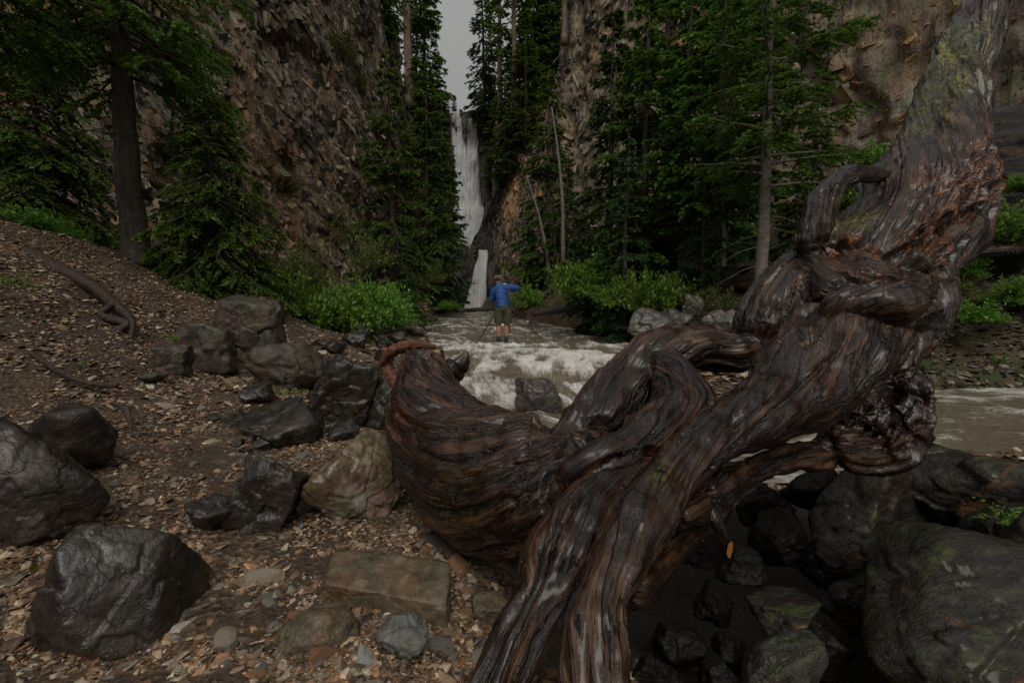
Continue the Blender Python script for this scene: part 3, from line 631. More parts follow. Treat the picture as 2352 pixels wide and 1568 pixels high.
BL = [
 ('rock', 'mossy stone at the right waterline beyond the rapids', 1440, 765, 26, 14, MROCK_MOSS, 121, .9, 4, .2, 1.0, {}),
 ('rock', 'grey wet rock between the dark slab and white boulder', 1560, 735, 36, 18, MROCK_BANK, 122, .9, 5, .8, 1.0, {}),
 ('rock', 'brown angular rock on the right bank by the fallen log', 1400, 715, 24, 15, MROCK_STREAM, 123, .9, 4, .8, 1.0, {}),
 ('rock', 'low brown rock left of the photographer at the cascade lip', 1075, 745, 20, 9, MROCK_STREAM, 124, .9, 4, .8, 1.0, {}),
 ('rock', 'dark rock on the left shore in front of the bank thicket', 905, 775, 30, 14, MROCK_STREAM, 125, .9, 4, .8, 1.0, {}),
 ('rock', 'small black rock between the thicket and the stepped ledges', 770, 795, 32, 20, MROCK_DARK, 126, .9, 4, .8, 1.0, {}),
 ('rock', 'flat wet rock in the gravel left of the driftwood tip', 850, 845, 34, 16, MROCK_OUT, 127, .9, 4, 1.8, 1.0, {}),
 ('rock', 'rough brown rock half under the driftwood belly', 1000, 1190, 60, 40, MROCK_SLAB, 128, .9, 5, 1.1, .9, {}),
 ('rock', 'brown block just left of the driftwood foot', 1130, 1400, 50, 36, MROCK_SLAB, 129, .9, 5, .1, .9, {'box': .8}),
 ('boulder', 'wet black boulder with glossy veined face in the lower left gravel', 262, 1365, 180, 135, MROCK_DARK, 12, .8, 6, .3, .55, {'sharp': 30}),
 ('boulder', 'large brown boulder at the left edge with flat top', 60, 1130, 150, 135, MROCK_BROWN, 22, .9, 6, .2, .5, {'sharp': 16}),
 ('boulder', 'brown boulder with rounded crest behind the left edge boulder', 175, 1010, 100, 90, MROCK_BROWN, 23, .9, 5, .9, .7, {'sharp': 16}),
 ('rock', 'long narrow grey rock leaning below the left edge boulder', 118, 1200, 75, 45, MROCK_BROWN, 24, .8, 5, .5, .8, {'tilt': -.6}),
 ('boulder', 'black fractured boulder with one shiny facet in mid gravel', 615, 1140, 80, 92, MROCK_DARK, 31, .9, 6, .1, 1.0, {'box': .82, 'sharp': 40, 'tilt': .35}),
 ('rock', 'grey jagged rock against the left foot of the fractured boulder', 500, 1175, 72, 50, MROCK_DARK, 32, .8, 5, 1.2, 1.3, {'tilt': .4}),
 ('boulder', 'tan and white angular boulder beside the driftwood root', 815, 1105, 118, 92, MROCK_TAN, 41, .9, 6, .4, .9, {}),
 ('rock_slab', 'flat tan slab lying in gravel below the driftwood', 890, 1345, 190, 50, MROCK_SLAB, 57, .5, 6, -.15, .5, {'tilt': .12, 'cat': 'slab', 'sharp': 40, 'box': .8}),
 ('rock', 'mossy brown stone in the gravel below the tan slab', 735, 1440, 88, 48, MROCK_SLAB, 52, .9, 5, .6, .9, {}),
 ('rock', 'greenish stone at the bottom centre beside small chips', 930, 1450, 62, 50, MROCK_BANK, 53, .9, 5, 2.0, .9, {}),
 ('boulder', 'tall shiny black boulder left of the driftwood horn', 795, 900, 78, 92, MROCK_DARK, 61, .9, 6, .2, 1.1, {'box': .82, 'sharp': 40, 'tilt': .35}),
 ('boulder', 'low black ledge rock behind the shiny boulder, nearest the path', 670, 850, 88, 58, MROCK_OUT, 62, .9, 5, .5, 1.1, {}),
 ('boulder', 'wet stepped rock sloping into the path below the black ledge', 665, 975, 85, 42, MROCK_DARK, 63, 1.1, 5, -.4, 1.2, {'tilt': .35}),
 ('rock', 'shiny grey rock touching the side of the driftwood horn', 878, 935, 48, 68, MROCK_DARK, 64, .9, 5, 1.4, 1.0, {}),
 ('rock', 'small flat black rock behind the stepped rock', 590, 905, 45, 24, MROCK_DARK, 65, .9, 4, .4, 1.2, {}),
 ('rock', 'wet black stone in the gap before the driftwood horn', 790, 990, 40, 24, MROCK_DARK, 66, .9, 4, .9, 1.0, {}),
 ('boulder', 'long brown outcrop at the foot of the earth slope, right end', 575, 745, 88, 72, MROCK_OUT, 71, .8, 6, .1, .9, {'sharp': 12, 'box': .8}),
 ('boulder', 'middle block of the brown outcrop beside the path', 475, 800, 70, 66, MROCK_OUT, 72, .8, 5, .2, .9, {'sharp': 14, 'box': .8}),
 ('rock', 'left block of the brown outcrop under the earth slope', 390, 825, 48, 42, MROCK_OUT, 73, .8, 5, .5, 1.0, {'sharp': 14, 'box': .8}),
 ('rock', 'small grey stone at the left foot of the outcrop', 350, 868, 26, 15, MROCK_OUT, 74, .9, 4, .5, 1.0, {}),
 ('boulder', 'mossy rock washed by the rapids in the middle of the stream', 1235, 905, 75, 42, MROCK_STREAM, 81, .8, 5, .2, 1.1, {'tilt': .3, 'd': 5.6}),
 ('rock', 'dark rock standing in the stream left of the photographer', 1118, 762, 32, 17, MROCK_STREAM, 82, .9, 4, .2, 1.0, {}),
 ('rock', 'wet rock with water foaming over it right of the photographer', 1240, 752, 26, 15, MROCK_STREAM, 83, .9, 4, .2, 1.0, {}),
 ('boulder', 'round mossy boulder in the stream near the right bank', 1385, 740, 42, 20, MROCK_MOSS, 84, .9, 4, .2, 1.0, {}),
 ('rock', 'brown rock on the left waterline near the driftwood tip', 1015, 768, 20, 13, MROCK_STREAM, 85, .9, 4, .2, 1.0, {}),
 ('boulder', 'dark shore boulder right of the rapids behind the driftwood arch', 1500, 752, 52, 34, MROCK_STREAM, 86, .9, 5, .2, 1.2, {'d': 8.6}),
 ('boulder', 'white faced angular boulder on the right bank', 1592, 705, 34, 30, MROCK_BANK, 87, .8, 5, .3, .9, {'sharp': 14}),
 ('boulder', 'long grey slab boulder tilted on the right bank under the shrubs', 1545, 690, 48, 22, MROCK_BANK, 88, .8, 5, .3, 1.0, {'tilt': -.5}),
 ('boulder', 'grey boulder at the foot of the pale trunk', 1690, 745, 44, 26, MROCK_BANK, 89, .8, 5, .9, 1.0, {}),
 ('boulder', 'small grey boulder between the white boulder and pale trunk', 1635, 735, 32, 20, MROCK_BANK, 90, .8, 5, 1.9, 1.0, {}),
 ('rock_slab', 'dark slab rock leaning over the right waterline', 1470, 700, 50, 24, MROCK_STREAM, 91, .8, 5, .3, 1.0, {'tilt': -.4}),
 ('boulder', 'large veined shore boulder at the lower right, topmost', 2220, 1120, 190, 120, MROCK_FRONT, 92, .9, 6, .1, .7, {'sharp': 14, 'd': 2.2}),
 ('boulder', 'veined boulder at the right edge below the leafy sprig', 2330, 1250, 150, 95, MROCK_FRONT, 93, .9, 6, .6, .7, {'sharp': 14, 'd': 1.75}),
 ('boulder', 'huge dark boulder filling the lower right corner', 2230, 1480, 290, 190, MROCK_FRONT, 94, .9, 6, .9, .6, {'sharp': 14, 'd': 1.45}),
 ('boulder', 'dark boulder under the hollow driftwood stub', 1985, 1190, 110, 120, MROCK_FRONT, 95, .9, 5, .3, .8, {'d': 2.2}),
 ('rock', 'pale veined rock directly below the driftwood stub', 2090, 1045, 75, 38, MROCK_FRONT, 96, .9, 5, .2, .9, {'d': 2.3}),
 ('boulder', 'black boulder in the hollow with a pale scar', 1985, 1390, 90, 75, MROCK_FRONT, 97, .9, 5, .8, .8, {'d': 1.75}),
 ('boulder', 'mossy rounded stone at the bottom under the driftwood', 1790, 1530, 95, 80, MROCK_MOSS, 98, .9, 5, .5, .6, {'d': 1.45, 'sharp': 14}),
 ('rock', 'dark flat rock with red specks in the hollow', 1800, 1400, 90, 45, MROCK_FRONT, 99, .9, 5, .5, .8, {'d': 1.7}),
 ('boulder', 'dark rock slab wedged beside the lower waterfall', 1074, 640, 30, 76, MFALLROCK, 110, .5, 6, .3, 1.4, {'d': 49.3}),
 ('boulder', 'black ledge across the stream below the lower waterfall', 1120, 712, 62, 9, MFALLROCK, 111, .8, 5, 0, .8, {'d': 36}),
 ('boulder', 'dark rounded rock right of the lower waterfall', 1136, 665, 22, 50, MFALLROCK, 112, .8, 5, .2, 1.2, {'d': 47.5}),
 ('boulder', 'dark buttress left of the lower waterfall', 1030, 650, 30, 85, MFALLROCK, 113, 1.0, 5, .2, .8, {'d': 44}),
 ('rock', 'wet rock in the small cascade behind the photographer', 1040, 728, 24, 9, MROCK_STREAM, 114, .9, 4, .2, 1.0, {}),
 ('rock', 'brown rock by the left bank cascade, further upstream', 985, 735, 24, 10, MROCK_STREAM, 115, .9, 4, .8, 1.0, {}),
 ('rock', 'flat dark rock on the left shore below the cascade', 955, 762, 26, 10, MROCK_STREAM, 116, .9, 4, 1.8, 1.0, {}),
]
for nm, lab, u, v, a, b, m, sd, dp, sub, rt, rg, kw in BL:
    boulder(nm, lab, u, v, a, b, m, sd, dp, sub, rt, rg, **kw)

rj = np.random.RandomState(77)
for k in range(34):
    t_ = rj.rand(); u = 560 + 330 * t_ + rj.normal(0, 45); v = 1000 - 190 * t_ + rj.normal(0, 28); a = rj.uniform(12, 30)
    boulder('rock', 'small angular wet rock in the jumble along the path edge left of the driftwood', u, v, a, a * rj.uniform(.45, .8), [MROCK_DARK, MROCK_OUT, MROCK_DARK, MROCK_BROWN][k % 4], 700 + k, .9, 4, k, .9, box=.82 if k % 2 else 0, sharp=40, tilt=rj.uniform(-.5, .5), smooth=False, group='angular rocks in the jumble left of the driftwood')
for k in range(18):
    u = rj.uniform(880, 1075); v = rj.uniform(735, 800); a = rj.uniform(8, 17)
    boulder('rock', 'small wet rock on the left shore behind the driftwood tip', u, v, a, a * rj.uniform(.45, .7), [MROCK_STREAM, MROCK_OUT][k % 2], 760 + k, .9, 3, k, .9, smooth=False, group='wet rocks on the left shore of the stream')
for k in range(16):
    u = rj.uniform(1400, 1720); v = rj.uniform(700, 765); a = rj.uniform(10, 24)
    boulder('rock', 'small angular rock on the right bank between the shrubs and the stream', u, v, a, a * rj.uniform(.5, .8), [MROCK_BANK, MROCK_STREAM, MROCK_BANK][k % 3], 790 + k, .9, 3, k, .9, box=.82 if k % 2 else 0, tilt=rj.uniform(-.5, .5), smooth=False, group='angular rocks on the right bank of the stream')
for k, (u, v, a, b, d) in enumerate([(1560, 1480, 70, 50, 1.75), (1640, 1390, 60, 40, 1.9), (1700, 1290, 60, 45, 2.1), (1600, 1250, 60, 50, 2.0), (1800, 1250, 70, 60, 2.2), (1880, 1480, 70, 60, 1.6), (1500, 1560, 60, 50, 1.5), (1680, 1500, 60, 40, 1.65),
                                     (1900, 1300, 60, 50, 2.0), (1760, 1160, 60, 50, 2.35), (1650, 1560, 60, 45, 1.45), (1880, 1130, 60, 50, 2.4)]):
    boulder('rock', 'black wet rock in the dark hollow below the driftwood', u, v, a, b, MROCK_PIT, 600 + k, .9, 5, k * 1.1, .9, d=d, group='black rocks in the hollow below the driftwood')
# ------------------------------------------------------------------ chips of gravel: one mass, and the largest stones one by one
rs = np.random.RandomState(7)
PAL = np.array([(.2, .13, .075), (.31, .22, .135), (.14, .085, .048), (.09, .058, .036), (.42, .33, .22), (.27, .21, .16), (.28, .15, .07), (.07, .05, .04), (.4, .35, .28), (.15, .15, .14), (.17, .16, .11)])
PW = np.array([.2, .16, .18, .14, .07, .07, .06, .06, .015, .03, .025]); PW /= PW.sum()
def chips(npts, uvpoly, smin, smax, seed, flat=.3, needle=False, dark=1.0):
    r = np.random.RandomState(seed)
    # positions on the ground, in plan
    xy = uvpoly(r, npts)
    z = H(xy); n = len(xy)
    sz = smin + (smax - smin) * r.rand(n) ** 2.5
    tmpl = np.array([(-1, -.6, 0), (.1, -1, 0), (1, -.2, 0), (.6, .8, 0), (-.5, .9, 0), (-.1, 0, 1), (-.75, -.4, .8), (.65, -.1, .75), (.2, .55, .8)], float)
    tf = np.array([(0, 1, 6), (1, 7, 6), (1, 2, 7), (2, 3, 7), (3, 8, 7), (3, 4, 8), (4, 0, 6), (4, 6, 8), (6, 7, 8)])
    V = np.tile(tmpl[None], (n, 1, 1)) + r.normal(0, .16, (n, 9, 3))
    asp = r.uniform(.45, 1.0, n)
    if needle: asp = r.uniform(.05, .1, n)
    V[:, :, 0] *= sz[:, None]; V[:, :, 1] *= (sz * asp)[:, None]; V[:, :, 2] *= (sz * flat * r.uniform(.5, 1.6, n))[:, None]
    a = r.rand(n) * 6.283; ca, sa = np.cos(a), np.sin(a); tx = r.normal(0, .28, n); ty = r.normal(0, .28, n)
    V[:, :, 2] += V[:, :, 0] * tx[:, None] + V[:, :, 1] * ty[:, None]
    x = V[:, :, 0] * ca[:, None] - V[:, :, 1] * sa[:, None]; y = V[:, :, 0] * sa[:, None] + V[:, :, 1] * ca[:, None]
    V = np.stack([x + xy[:, 0:1], y + xy[:, 1:2], V[:, :, 2] + (z + .001)[:, None]], 2).reshape(-1, 3)
    F = (tf[None] + (np.arange(n) * 9)[:, None, None]).reshape(-1, 3)
    c = PAL[r.choice(len(PAL), n, p=PW)] * r.uniform(.5, 1.5, (n, 1))
    if needle: c = np.array([(.22, .09, .03)]) * r.uniform(.3, 1.4, (n, 1))
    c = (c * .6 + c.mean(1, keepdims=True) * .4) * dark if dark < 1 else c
    c = np.repeat(c, 9, axis=0)
    return V, F, np.concatenate([c, np.ones((len(c), 1))], 1)
def region_left(r, n):
    d = .75 + 5.2 * r.rand(n * 2) ** 1.7; u = np.where(r.rand(n * 2) < .88, r.uniform(-60, 1230, n * 2), r.uniform(-1500, -60, n * 2))
    x = (u - 1176) / FPX * d; y = d
    xy = np.stack([x, y], 1); st = stream(xy)
    q = np.concatenate([xy, xy[:, :1] * 0], 1)
    ok = (st[:, 0] > st[:, 1] - .1) & ~((x > -.2) & (y > 2.2)) & (r.rand(len(x)) < .85 + .6 * fbm(q * 2.6, 3, 88))
    return xy[ok][:n]
def region_slope(r, n):
    d = r.uniform(2.6, 8, n); u = r.uniform(-60, 950, n); xy = np.stack([(u - 1176) / FPX * d, d], 1); st = stream(xy)
    return xy[st[:, 0] > st[:, 1]]
def region_right(r, n):
    xy = np.stack([r.uniform(.1, 4, n), r.uniform(.8, 4, n)], 1)
    st = stream(xy)
    return xy[(st[:, 0] > st[:, 1]) & (Hbase(xy) > -.3)]
def region_farbank(r, n):
    xy = np.stack([r.uniform(4, 11, n), r.uniform(7.2, 11.5, n)], 1); st = stream(xy)
    return xy[st[:, 0] > st[:, 1] + .1]
def region_banks(r, n):
    k = r.randint(0, len(CL) - 1, n * 2); side = r.choice([-1, 1], n * 2); off = CL[k, 2] - .1 + r.exponential(.7, n * 2)
    tg = CL[k + 1, :2] - CL[k, :2]; tg /= np.linalg.norm(tg, axis=1)[:, None]
    xy = CL[k, :2] + np.stack([-tg[:, 1], tg[:, 0]], 1) * (off * side)[:, None] + r.normal(0, .2, (n * 2, 2))
    st = stream(xy); ok = (st[:, 0] > st[:, 1] - .25) & (xy[:, 1] > 3.0) & (xy[:, 1] < 34)
    return xy[ok][:n]
bag = []
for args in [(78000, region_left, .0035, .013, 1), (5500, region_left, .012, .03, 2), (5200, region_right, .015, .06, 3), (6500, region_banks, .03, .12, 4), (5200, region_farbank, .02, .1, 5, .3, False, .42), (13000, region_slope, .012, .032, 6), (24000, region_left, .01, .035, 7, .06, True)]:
    bag.append(chips(*args))
off = 0; VV, FF, CC = [], [], []
for V, F, c in bag: VV.append(V); FF.append(F + off); CC.append(c); off += len(V)
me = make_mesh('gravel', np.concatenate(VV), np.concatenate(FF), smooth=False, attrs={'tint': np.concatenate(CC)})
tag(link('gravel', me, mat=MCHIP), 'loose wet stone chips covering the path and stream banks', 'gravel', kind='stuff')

stone_mats = []
for k, cc in enumerate([(.3, .22, .14), (.22, .2, .17), (.3, .15, .08), (.1, .08, .06), (.36, .3, .22), (.16, .16, .13)]):
    stone_mats.append(rock_mat('stone_chip_%d' % k, tuple(x * .55 for x in cc), cc, tuple(min(1, x * 1.45) for x in cc), 14, (.25, .6), bumpd=.003))
stone_me = []
for k in range(18):
    V, F = rock_shape(500 + k, 3, (1, .75, .3 + .1 * (k % 3)), sharp=22, nplane=9)
    stone_me.append(make_mesh('stone', V, F, smooth=False)); stone_me[-1].materials.append(stone_mats[k % 6])
SCOL = ['tan', 'grey', 'rusty brown', 'dark brown', 'cream', 'dull green grey']
def stone(u, v, px, k, label=None, group=None, lift=.3, name='stone'):
    q, d = gnd(u, v); s = px / FPX * d
    if label is None:
        area = 'at the foot of the driftwood' if u > 1000 else 'near the bottom edge' if v > 1450 and u > 430 else 'round the tan slab' if u > 660 and v > 1230 else 'right of the black veined boulder' if v > 1250 and u > 430 else 'left of the black veined boulder' if v > 1250 else 'on the worn path'
        label = '%s%s flat stone chip in the gravel %s' % ('large ' if px > 15 else '', SCOL[k % 6], area); group = 'stone chips lying in the gravel'
    o = link(name, stone_me[k % 18], loc=(q[0], q[1], q[2] + s * .08))
    o.scale = (s, s, s); o.rotation_euler = (rs.normal(0, .22), rs.normal(0, .22), rs.rand() * 6.28)
    return tag(o, label, 'stone', group)
for lab, u, v, px, k in [('pale flat triangular stone left of the tan slab', 605, 1330, 40, 4), ('pale cream stone near the bottom edge, rectangular', 525, 1472, 40, 10),
                         ('pinkish orange pointed stone at the bottom', 740, 1500, 42, 2), ('pale stone on the path above the fractured boulder', 378, 935, 18, 4),
                         ('dark flat stone lying mid path', 398, 1028, 18, 3), ('grey stone chip beside the left edge boulder', 240, 1160, 18, 1),
                         ('rust orange stone wedged under the driftwood', 1050, 1305, 38, 2), ('brown block under the driftwood belly', 1010, 1250, 55, 3),
                         ('yellow tan stone at the bottom right of the gravel', 1095, 1515, 26, 4), ('grey green stone beside the driftwood foot', 1010, 1490, 28, 5),
                         ('long thin pale stone on the path beside the stepped rock', 605, 985, 26, 4), ('white stone chip below the long narrow rock', 155, 1222, 18, 4)]:
    stone(u, v, px, k, lab, None)
r2 = np.random.RandomState(33)
for i in range(250):
    if i < 170:
        u = r2.uniform(430, 1200); v = r2.uniform(1270, 1560)
    else:
        u = r2.uniform(0, 1100); v = r2.uniform(980, 1568)
    stone(u, v, r2.uniform(7, 17) * (1.35 if (i < 60) else 1), r2.randint(18))

# ------------------------------------------------------------------ driftwood root
LIMBS = {
 'A': [(968, 838, 2.3, 52), (972, 885, 2.22, 74), (990, 955, 2.1, 98), (1050, 1040, 1.95, 122), (1150, 1105, 1.8, 145), (1265, 1120, 1.66, 148), (1370, 1090, 1.55, 115)],
 'B': [(1290, 1050, 1.64, 84), (1345, 985, 1.7, 62), (1405, 915, 1.8, 60), (1465, 855, 1.88, 56), (1530, 812, 1.95, 48), (1600, 797, 2.0, 44), (1680, 812, 2.02, 44), (1770, 795, 2.05, 74)],
 'B2': [(1500, 840, 1.87, 42), (1562, 895, 1.74, 50), (1568, 965, 1.62, 64), (1490, 1035, 1.52, 72), (1400, 1085, 1.44, 80), (1330, 1130, 1.42, 74)],
 'C': [(2075, 700, 2.0, 80), (1965, 755, 1.85, 90), (1868, 850, 1.7, 100), (1785, 922, 1.56, 72), (1675, 985, 1.42, 54), (1575, 1072, 1.28, 56), (1492, 1170, 1.16, 60), (1432, 1270, 1.06, 58), (1392, 1360, .98, 62), (1375, 1470, .92, 78), (1375, 1600, .86, 84), (1380, 1800, .8, 86)],
 'D': [(1490, 1095, 1.4, 58), (1385, 1165, 1.3, 76), (1305, 1265, 1.2, 86), (1248, 1370, 1.12, 62), (1185, 1480, 1.05, 52), (1125, 1600, .99, 52), (1060, 1780, .95, 50)],
 'E': [(1745, 800, 2.05, 70), (1830, 700, 2.05, 92), (1935, 620, 2.08, 98), (2060, 520, 2.12, 100), (2128, 420, 2.2, 98), (2164, 320, 2.3, 78), (2188, 220, 2.38, 62), (2220, 110, 2.48, 52), (2262, 0, 2.58, 46), (2320, -140, 2.7, 46), (2400, -300, 2.85, 50)],
 'E2': [(1900, 640, 2.0, 85), (1960, 690, 1.9, 100), (2050, 700, 1.9, 90)],
 'G': [(2250, 396, 2.15, 24), (2225, 445, 2.12, 46), (2178, 530, 2.08, 60), (2100, 610, 2.02, 72), (2080, 700, 1.98, 82), (2035, 790, 1.92, 70), (1985, 880, 1.86, 58), (1950, 970, 1.8, 58)],
 'H': [(1900, 1020, 1.75, 40), (1980, 1035, 1.75, 46), (2050, 1025, 1.72, 46), (2098, 970, 1.7, 34), (2112, 905, 1.72, 24), (2100, 850, 1.75, 8)],
 'H2': [(1990, 1020, 1.78, 46), (2005, 950, 1.8, 34), (2025, 880, 1.8, 26), (2045, 835, 1.78, 9)],
 'H3': [(2060, 1020, 1.75, 40), (2062, 950, 1.86, 34), (2070, 890, 1.86, 22), (2068, 860, 1.85, 8)],
 'I': [(2000, 1010, 1.8, 34), (1900, 1040, 1.74, 30), (1790, 1058, 1.62, 30), (1690, 1095, 1.5, 34), (1610, 1140, 1.38, 34), (1545, 1180, 1.26, 36)],
 'L': [(1700, 1080, 1.52, 26), (1650, 1150, 1.48, 30), (1585, 1220, 1.38, 34), (1510, 1290, 1.24, 40), (1440, 1340, 1.1, 40)],
 'M': [(1590, 1110, 1.36, 22), (1632, 1170, 1.33, 14), (1655, 1210, 1.31, 11), (1674, 1246, 1.3, 7)],
 'F': [(1868, 570, 2.02, 38), (1884, 500, 2.0, 28), (1900, 450, 2.0, 25), (1926, 410, 2.0, 24), (1962, 398, 2.03, 16), (2005, 402, 2.1, 14), (2060, 412, 2.15, 18)],
 'G2': [(2245, 480, 1.98, 16), (2185, 540, 1.93, 28), (2110, 600, 1.88, 32), (2040, 655, 1.85, 24), (1990, 690, 1.85, 14)],
 'J': [(2150, 560, 1.93, 16), (2080, 590, 1.9, 22), (2020, 640, 1.85, 30), (1960, 690, 1.8, 50)],
 'K': [(2110, 665, 1.85, 42), (2040, 700, 1.76, 56), (1950, 715, 1.74, 50), (1880, 745, 1.76, 34)],
}
bag = Bag(); samples = []
for k, (nm, pts) in enumerate(LIMBS.items()):
    w = np.array([np.append(P(u, v, d), r / FPX * d) for u, v, d, r in pts])
    c = catmull(w, 10)
    bag.tube(c[:, :3], c[:, 3], 28, lobes=.07 if nm not in 'FJ' else .03, seed=k * 1.7)
    T, N, B = frames(c[:, :3]); s = np.concatenate([[0], np.cumsum(np.linalg.norm(np.diff(c[:, :3], axis=0), axis=1))])
    samples.append((c, T, N, B, s, k))
V, N, F = remesh(bag.mesh('tmp'), .007, 4)
C_ = np.concatenate([c[:, :3] for c, *_ in samples]); R_ = np.concatenate([c[:, 3] for c, *_ in samples])
T_ = np.concatenate([x[1] for x in samples]); N_ = np.concatenate([x[2] for x in samples]); B_ = np.concatenate([x[3] for x in samples])
S_ = np.concatenate([x[4] for x in samples]); K_ = np.concatenate([np.full(len(x[0]), x[5]) for x in samples])
G = np.zeros_like(V)
for a in range(0, len(V), 8000):
    q = V[a:a + 8000]; d = np.linalg.norm(q[:, None] - C_[None], axis=2)
    # soft blend of limb coordinates keeps the grain flowing through the joints
    w = np.exp(-6 * d / R_[None]); j = np.argmin(d / R_[None], 1)
    o = q - C_[j]; al = (o * T_[j]).sum(1)
    s = S_[j] + al; tw = s * 1.6
    n_, b_ = (o * N_[j]).sum(1), (o * B_[j]).sum(1)
    G[a:a + 8000] = np.stack([n_ * np.cos(tw) - b_ * np.sin(tw) + K_[j] * .6, n_ * np.sin(tw) + b_ * np.cos(tw), s * .11 + K_[j] * 3], 1)
wv = G + .02 * np.stack([vnoise(G * 8 + 3, 1), vnoise(G * 8 + 30, 2), np.zeros(len(G))], 1)
dk = np.zeros((len(V), 2))
for a in range(0, len(V), 8000):
    q = V[a:a + 8000]; d = np.linalg.norm(q[:, None] - C_[None], axis=2) / R_[None]
    b = np.stack([d[:, K_ == k].min(1) for k in range(len(samples))], 1); b.sort(axis=1); dk[a:a + 8000] = b[:, :2]
seam = np.clip((dk[:, 1] - dk[:, 0]) / .22, 0, 1)
r1 = ridge(wv * [16, 16, 18], 3, 31); r2_ = ridge(wv * [45, 45, 40], 2, 32); lo = fbm(V * 5, 3, 33); fis = np.abs(vnoise(wv * [11, 11, 11], 34))
disp = seam * (.010 * r1 + .003 * r2_ - .018 * np.clip(.1 - fis, 0, .1) / .1 + .016 * vnoise(wv * [7, 7, 10], 35)) + .016 * lo - .02 * (1 - seam) + .006 * vnoise(V * 14, 36)
def near(uvdr):
    m = np.zeros(len(V))
    for u, v, d, r, a in uvdr:
        c = P(u, v, d); m = np.maximum(m, a * np.clip(1.3 - np.linalg.norm(V - c, axis=1) / (r / FPX * d), 0, 1))
    return m
rot = near([(2240, 400, 2.05, 70, 1.3), (2150, 480, 2.0, 80, 1.2), (2140, 560, 1.88, 60, 1.3), (2080, 600, 1.95, 70, .8), (1950, 600, 1.92, 60, 1), (1990, 660, 1.8, 60, .8), (920, 960, 2.0, 60, .6), (930, 1000, 2.0, 40, .8),
            (955, 830, 2.2, 50, .6), (1240, 1330, 1.05, 30, .7), (2080, 900, 1.62, 60, .45), (1300, 1350, 1.05, 30, .5), (2000, 850, 1.8, 60, .3), (1400, 1240, 1.05, 25, .5)])
rotn = np.clip(rot * (1.2 + fbm(V * 9, 3, 71)), 0, 1)
moss = near([(2190, 90, 2.35, 100, 1.2), (2150, 180, 2.25, 90, 1.3), (2120, 260, 2.18, 60, 1.2), (1950, 490, 2.0, 60, .9), (1640, 880, 1.8, 50, .8), (1000, 1010, 1.95, 50, .45), (1100, 1130, 1.7, 90, .3), (1500, 1080, 1.2, 50, .45), (1450, 1000, 1.55, 30, .6)])
pale = near([(1850, 780, 1.6, 110, .12), (1540, 1060, 1.2, 130, .16), (1400, 1400, .9, 110, .14), (1180, 1000, 1.7, 140, .1), (1600, 800, 1.9, 60, .14), (1330, 1000, 1.6, 100, .08)])
# rotten wood is torn and pitted
f1, e1 = facet(G * [60, 60, 14] + V * 6, 5, 1.0); f0, _ = facet(G * [24, 24, 7] + V * 4, 6, 1.0)
torn = near([(2060, 960, 1.7, 120, 1), (2080, 880, 1.75, 60, 1), (2100, 690, 1.8, 80, .8), (1990, 700, 1.75, 70, .6), (960, 830, 2.25, 70, .5), (2240, 420, 2.1, 60, .6)])
f4, _ = facet(V * [15, 15, 8] + .6 * np.stack([vnoise(V * 9, 80), vnoise(V * 9, 81), vnoise(V * 9, 82)], 1), 8, .8)
disp = disp + torn * (.045 * f4 + .012 * f1) + rotn * (.035 * f0 + .016 * f1)
V = V + N * disp[:, None]
me = make_mesh('driftwood', V, F, smooth=True, attrs={'grain': G, 'rot': rotn, 'moss': moss, 'pale': pale})
dw = empty('driftwood_root', (0, 0, 0))
tag(dw, 'huge twisted wet driftwood root and leaning trunk across the foreground', 'driftwood')
link('root_trunk', me, dw, mat=MLOG)

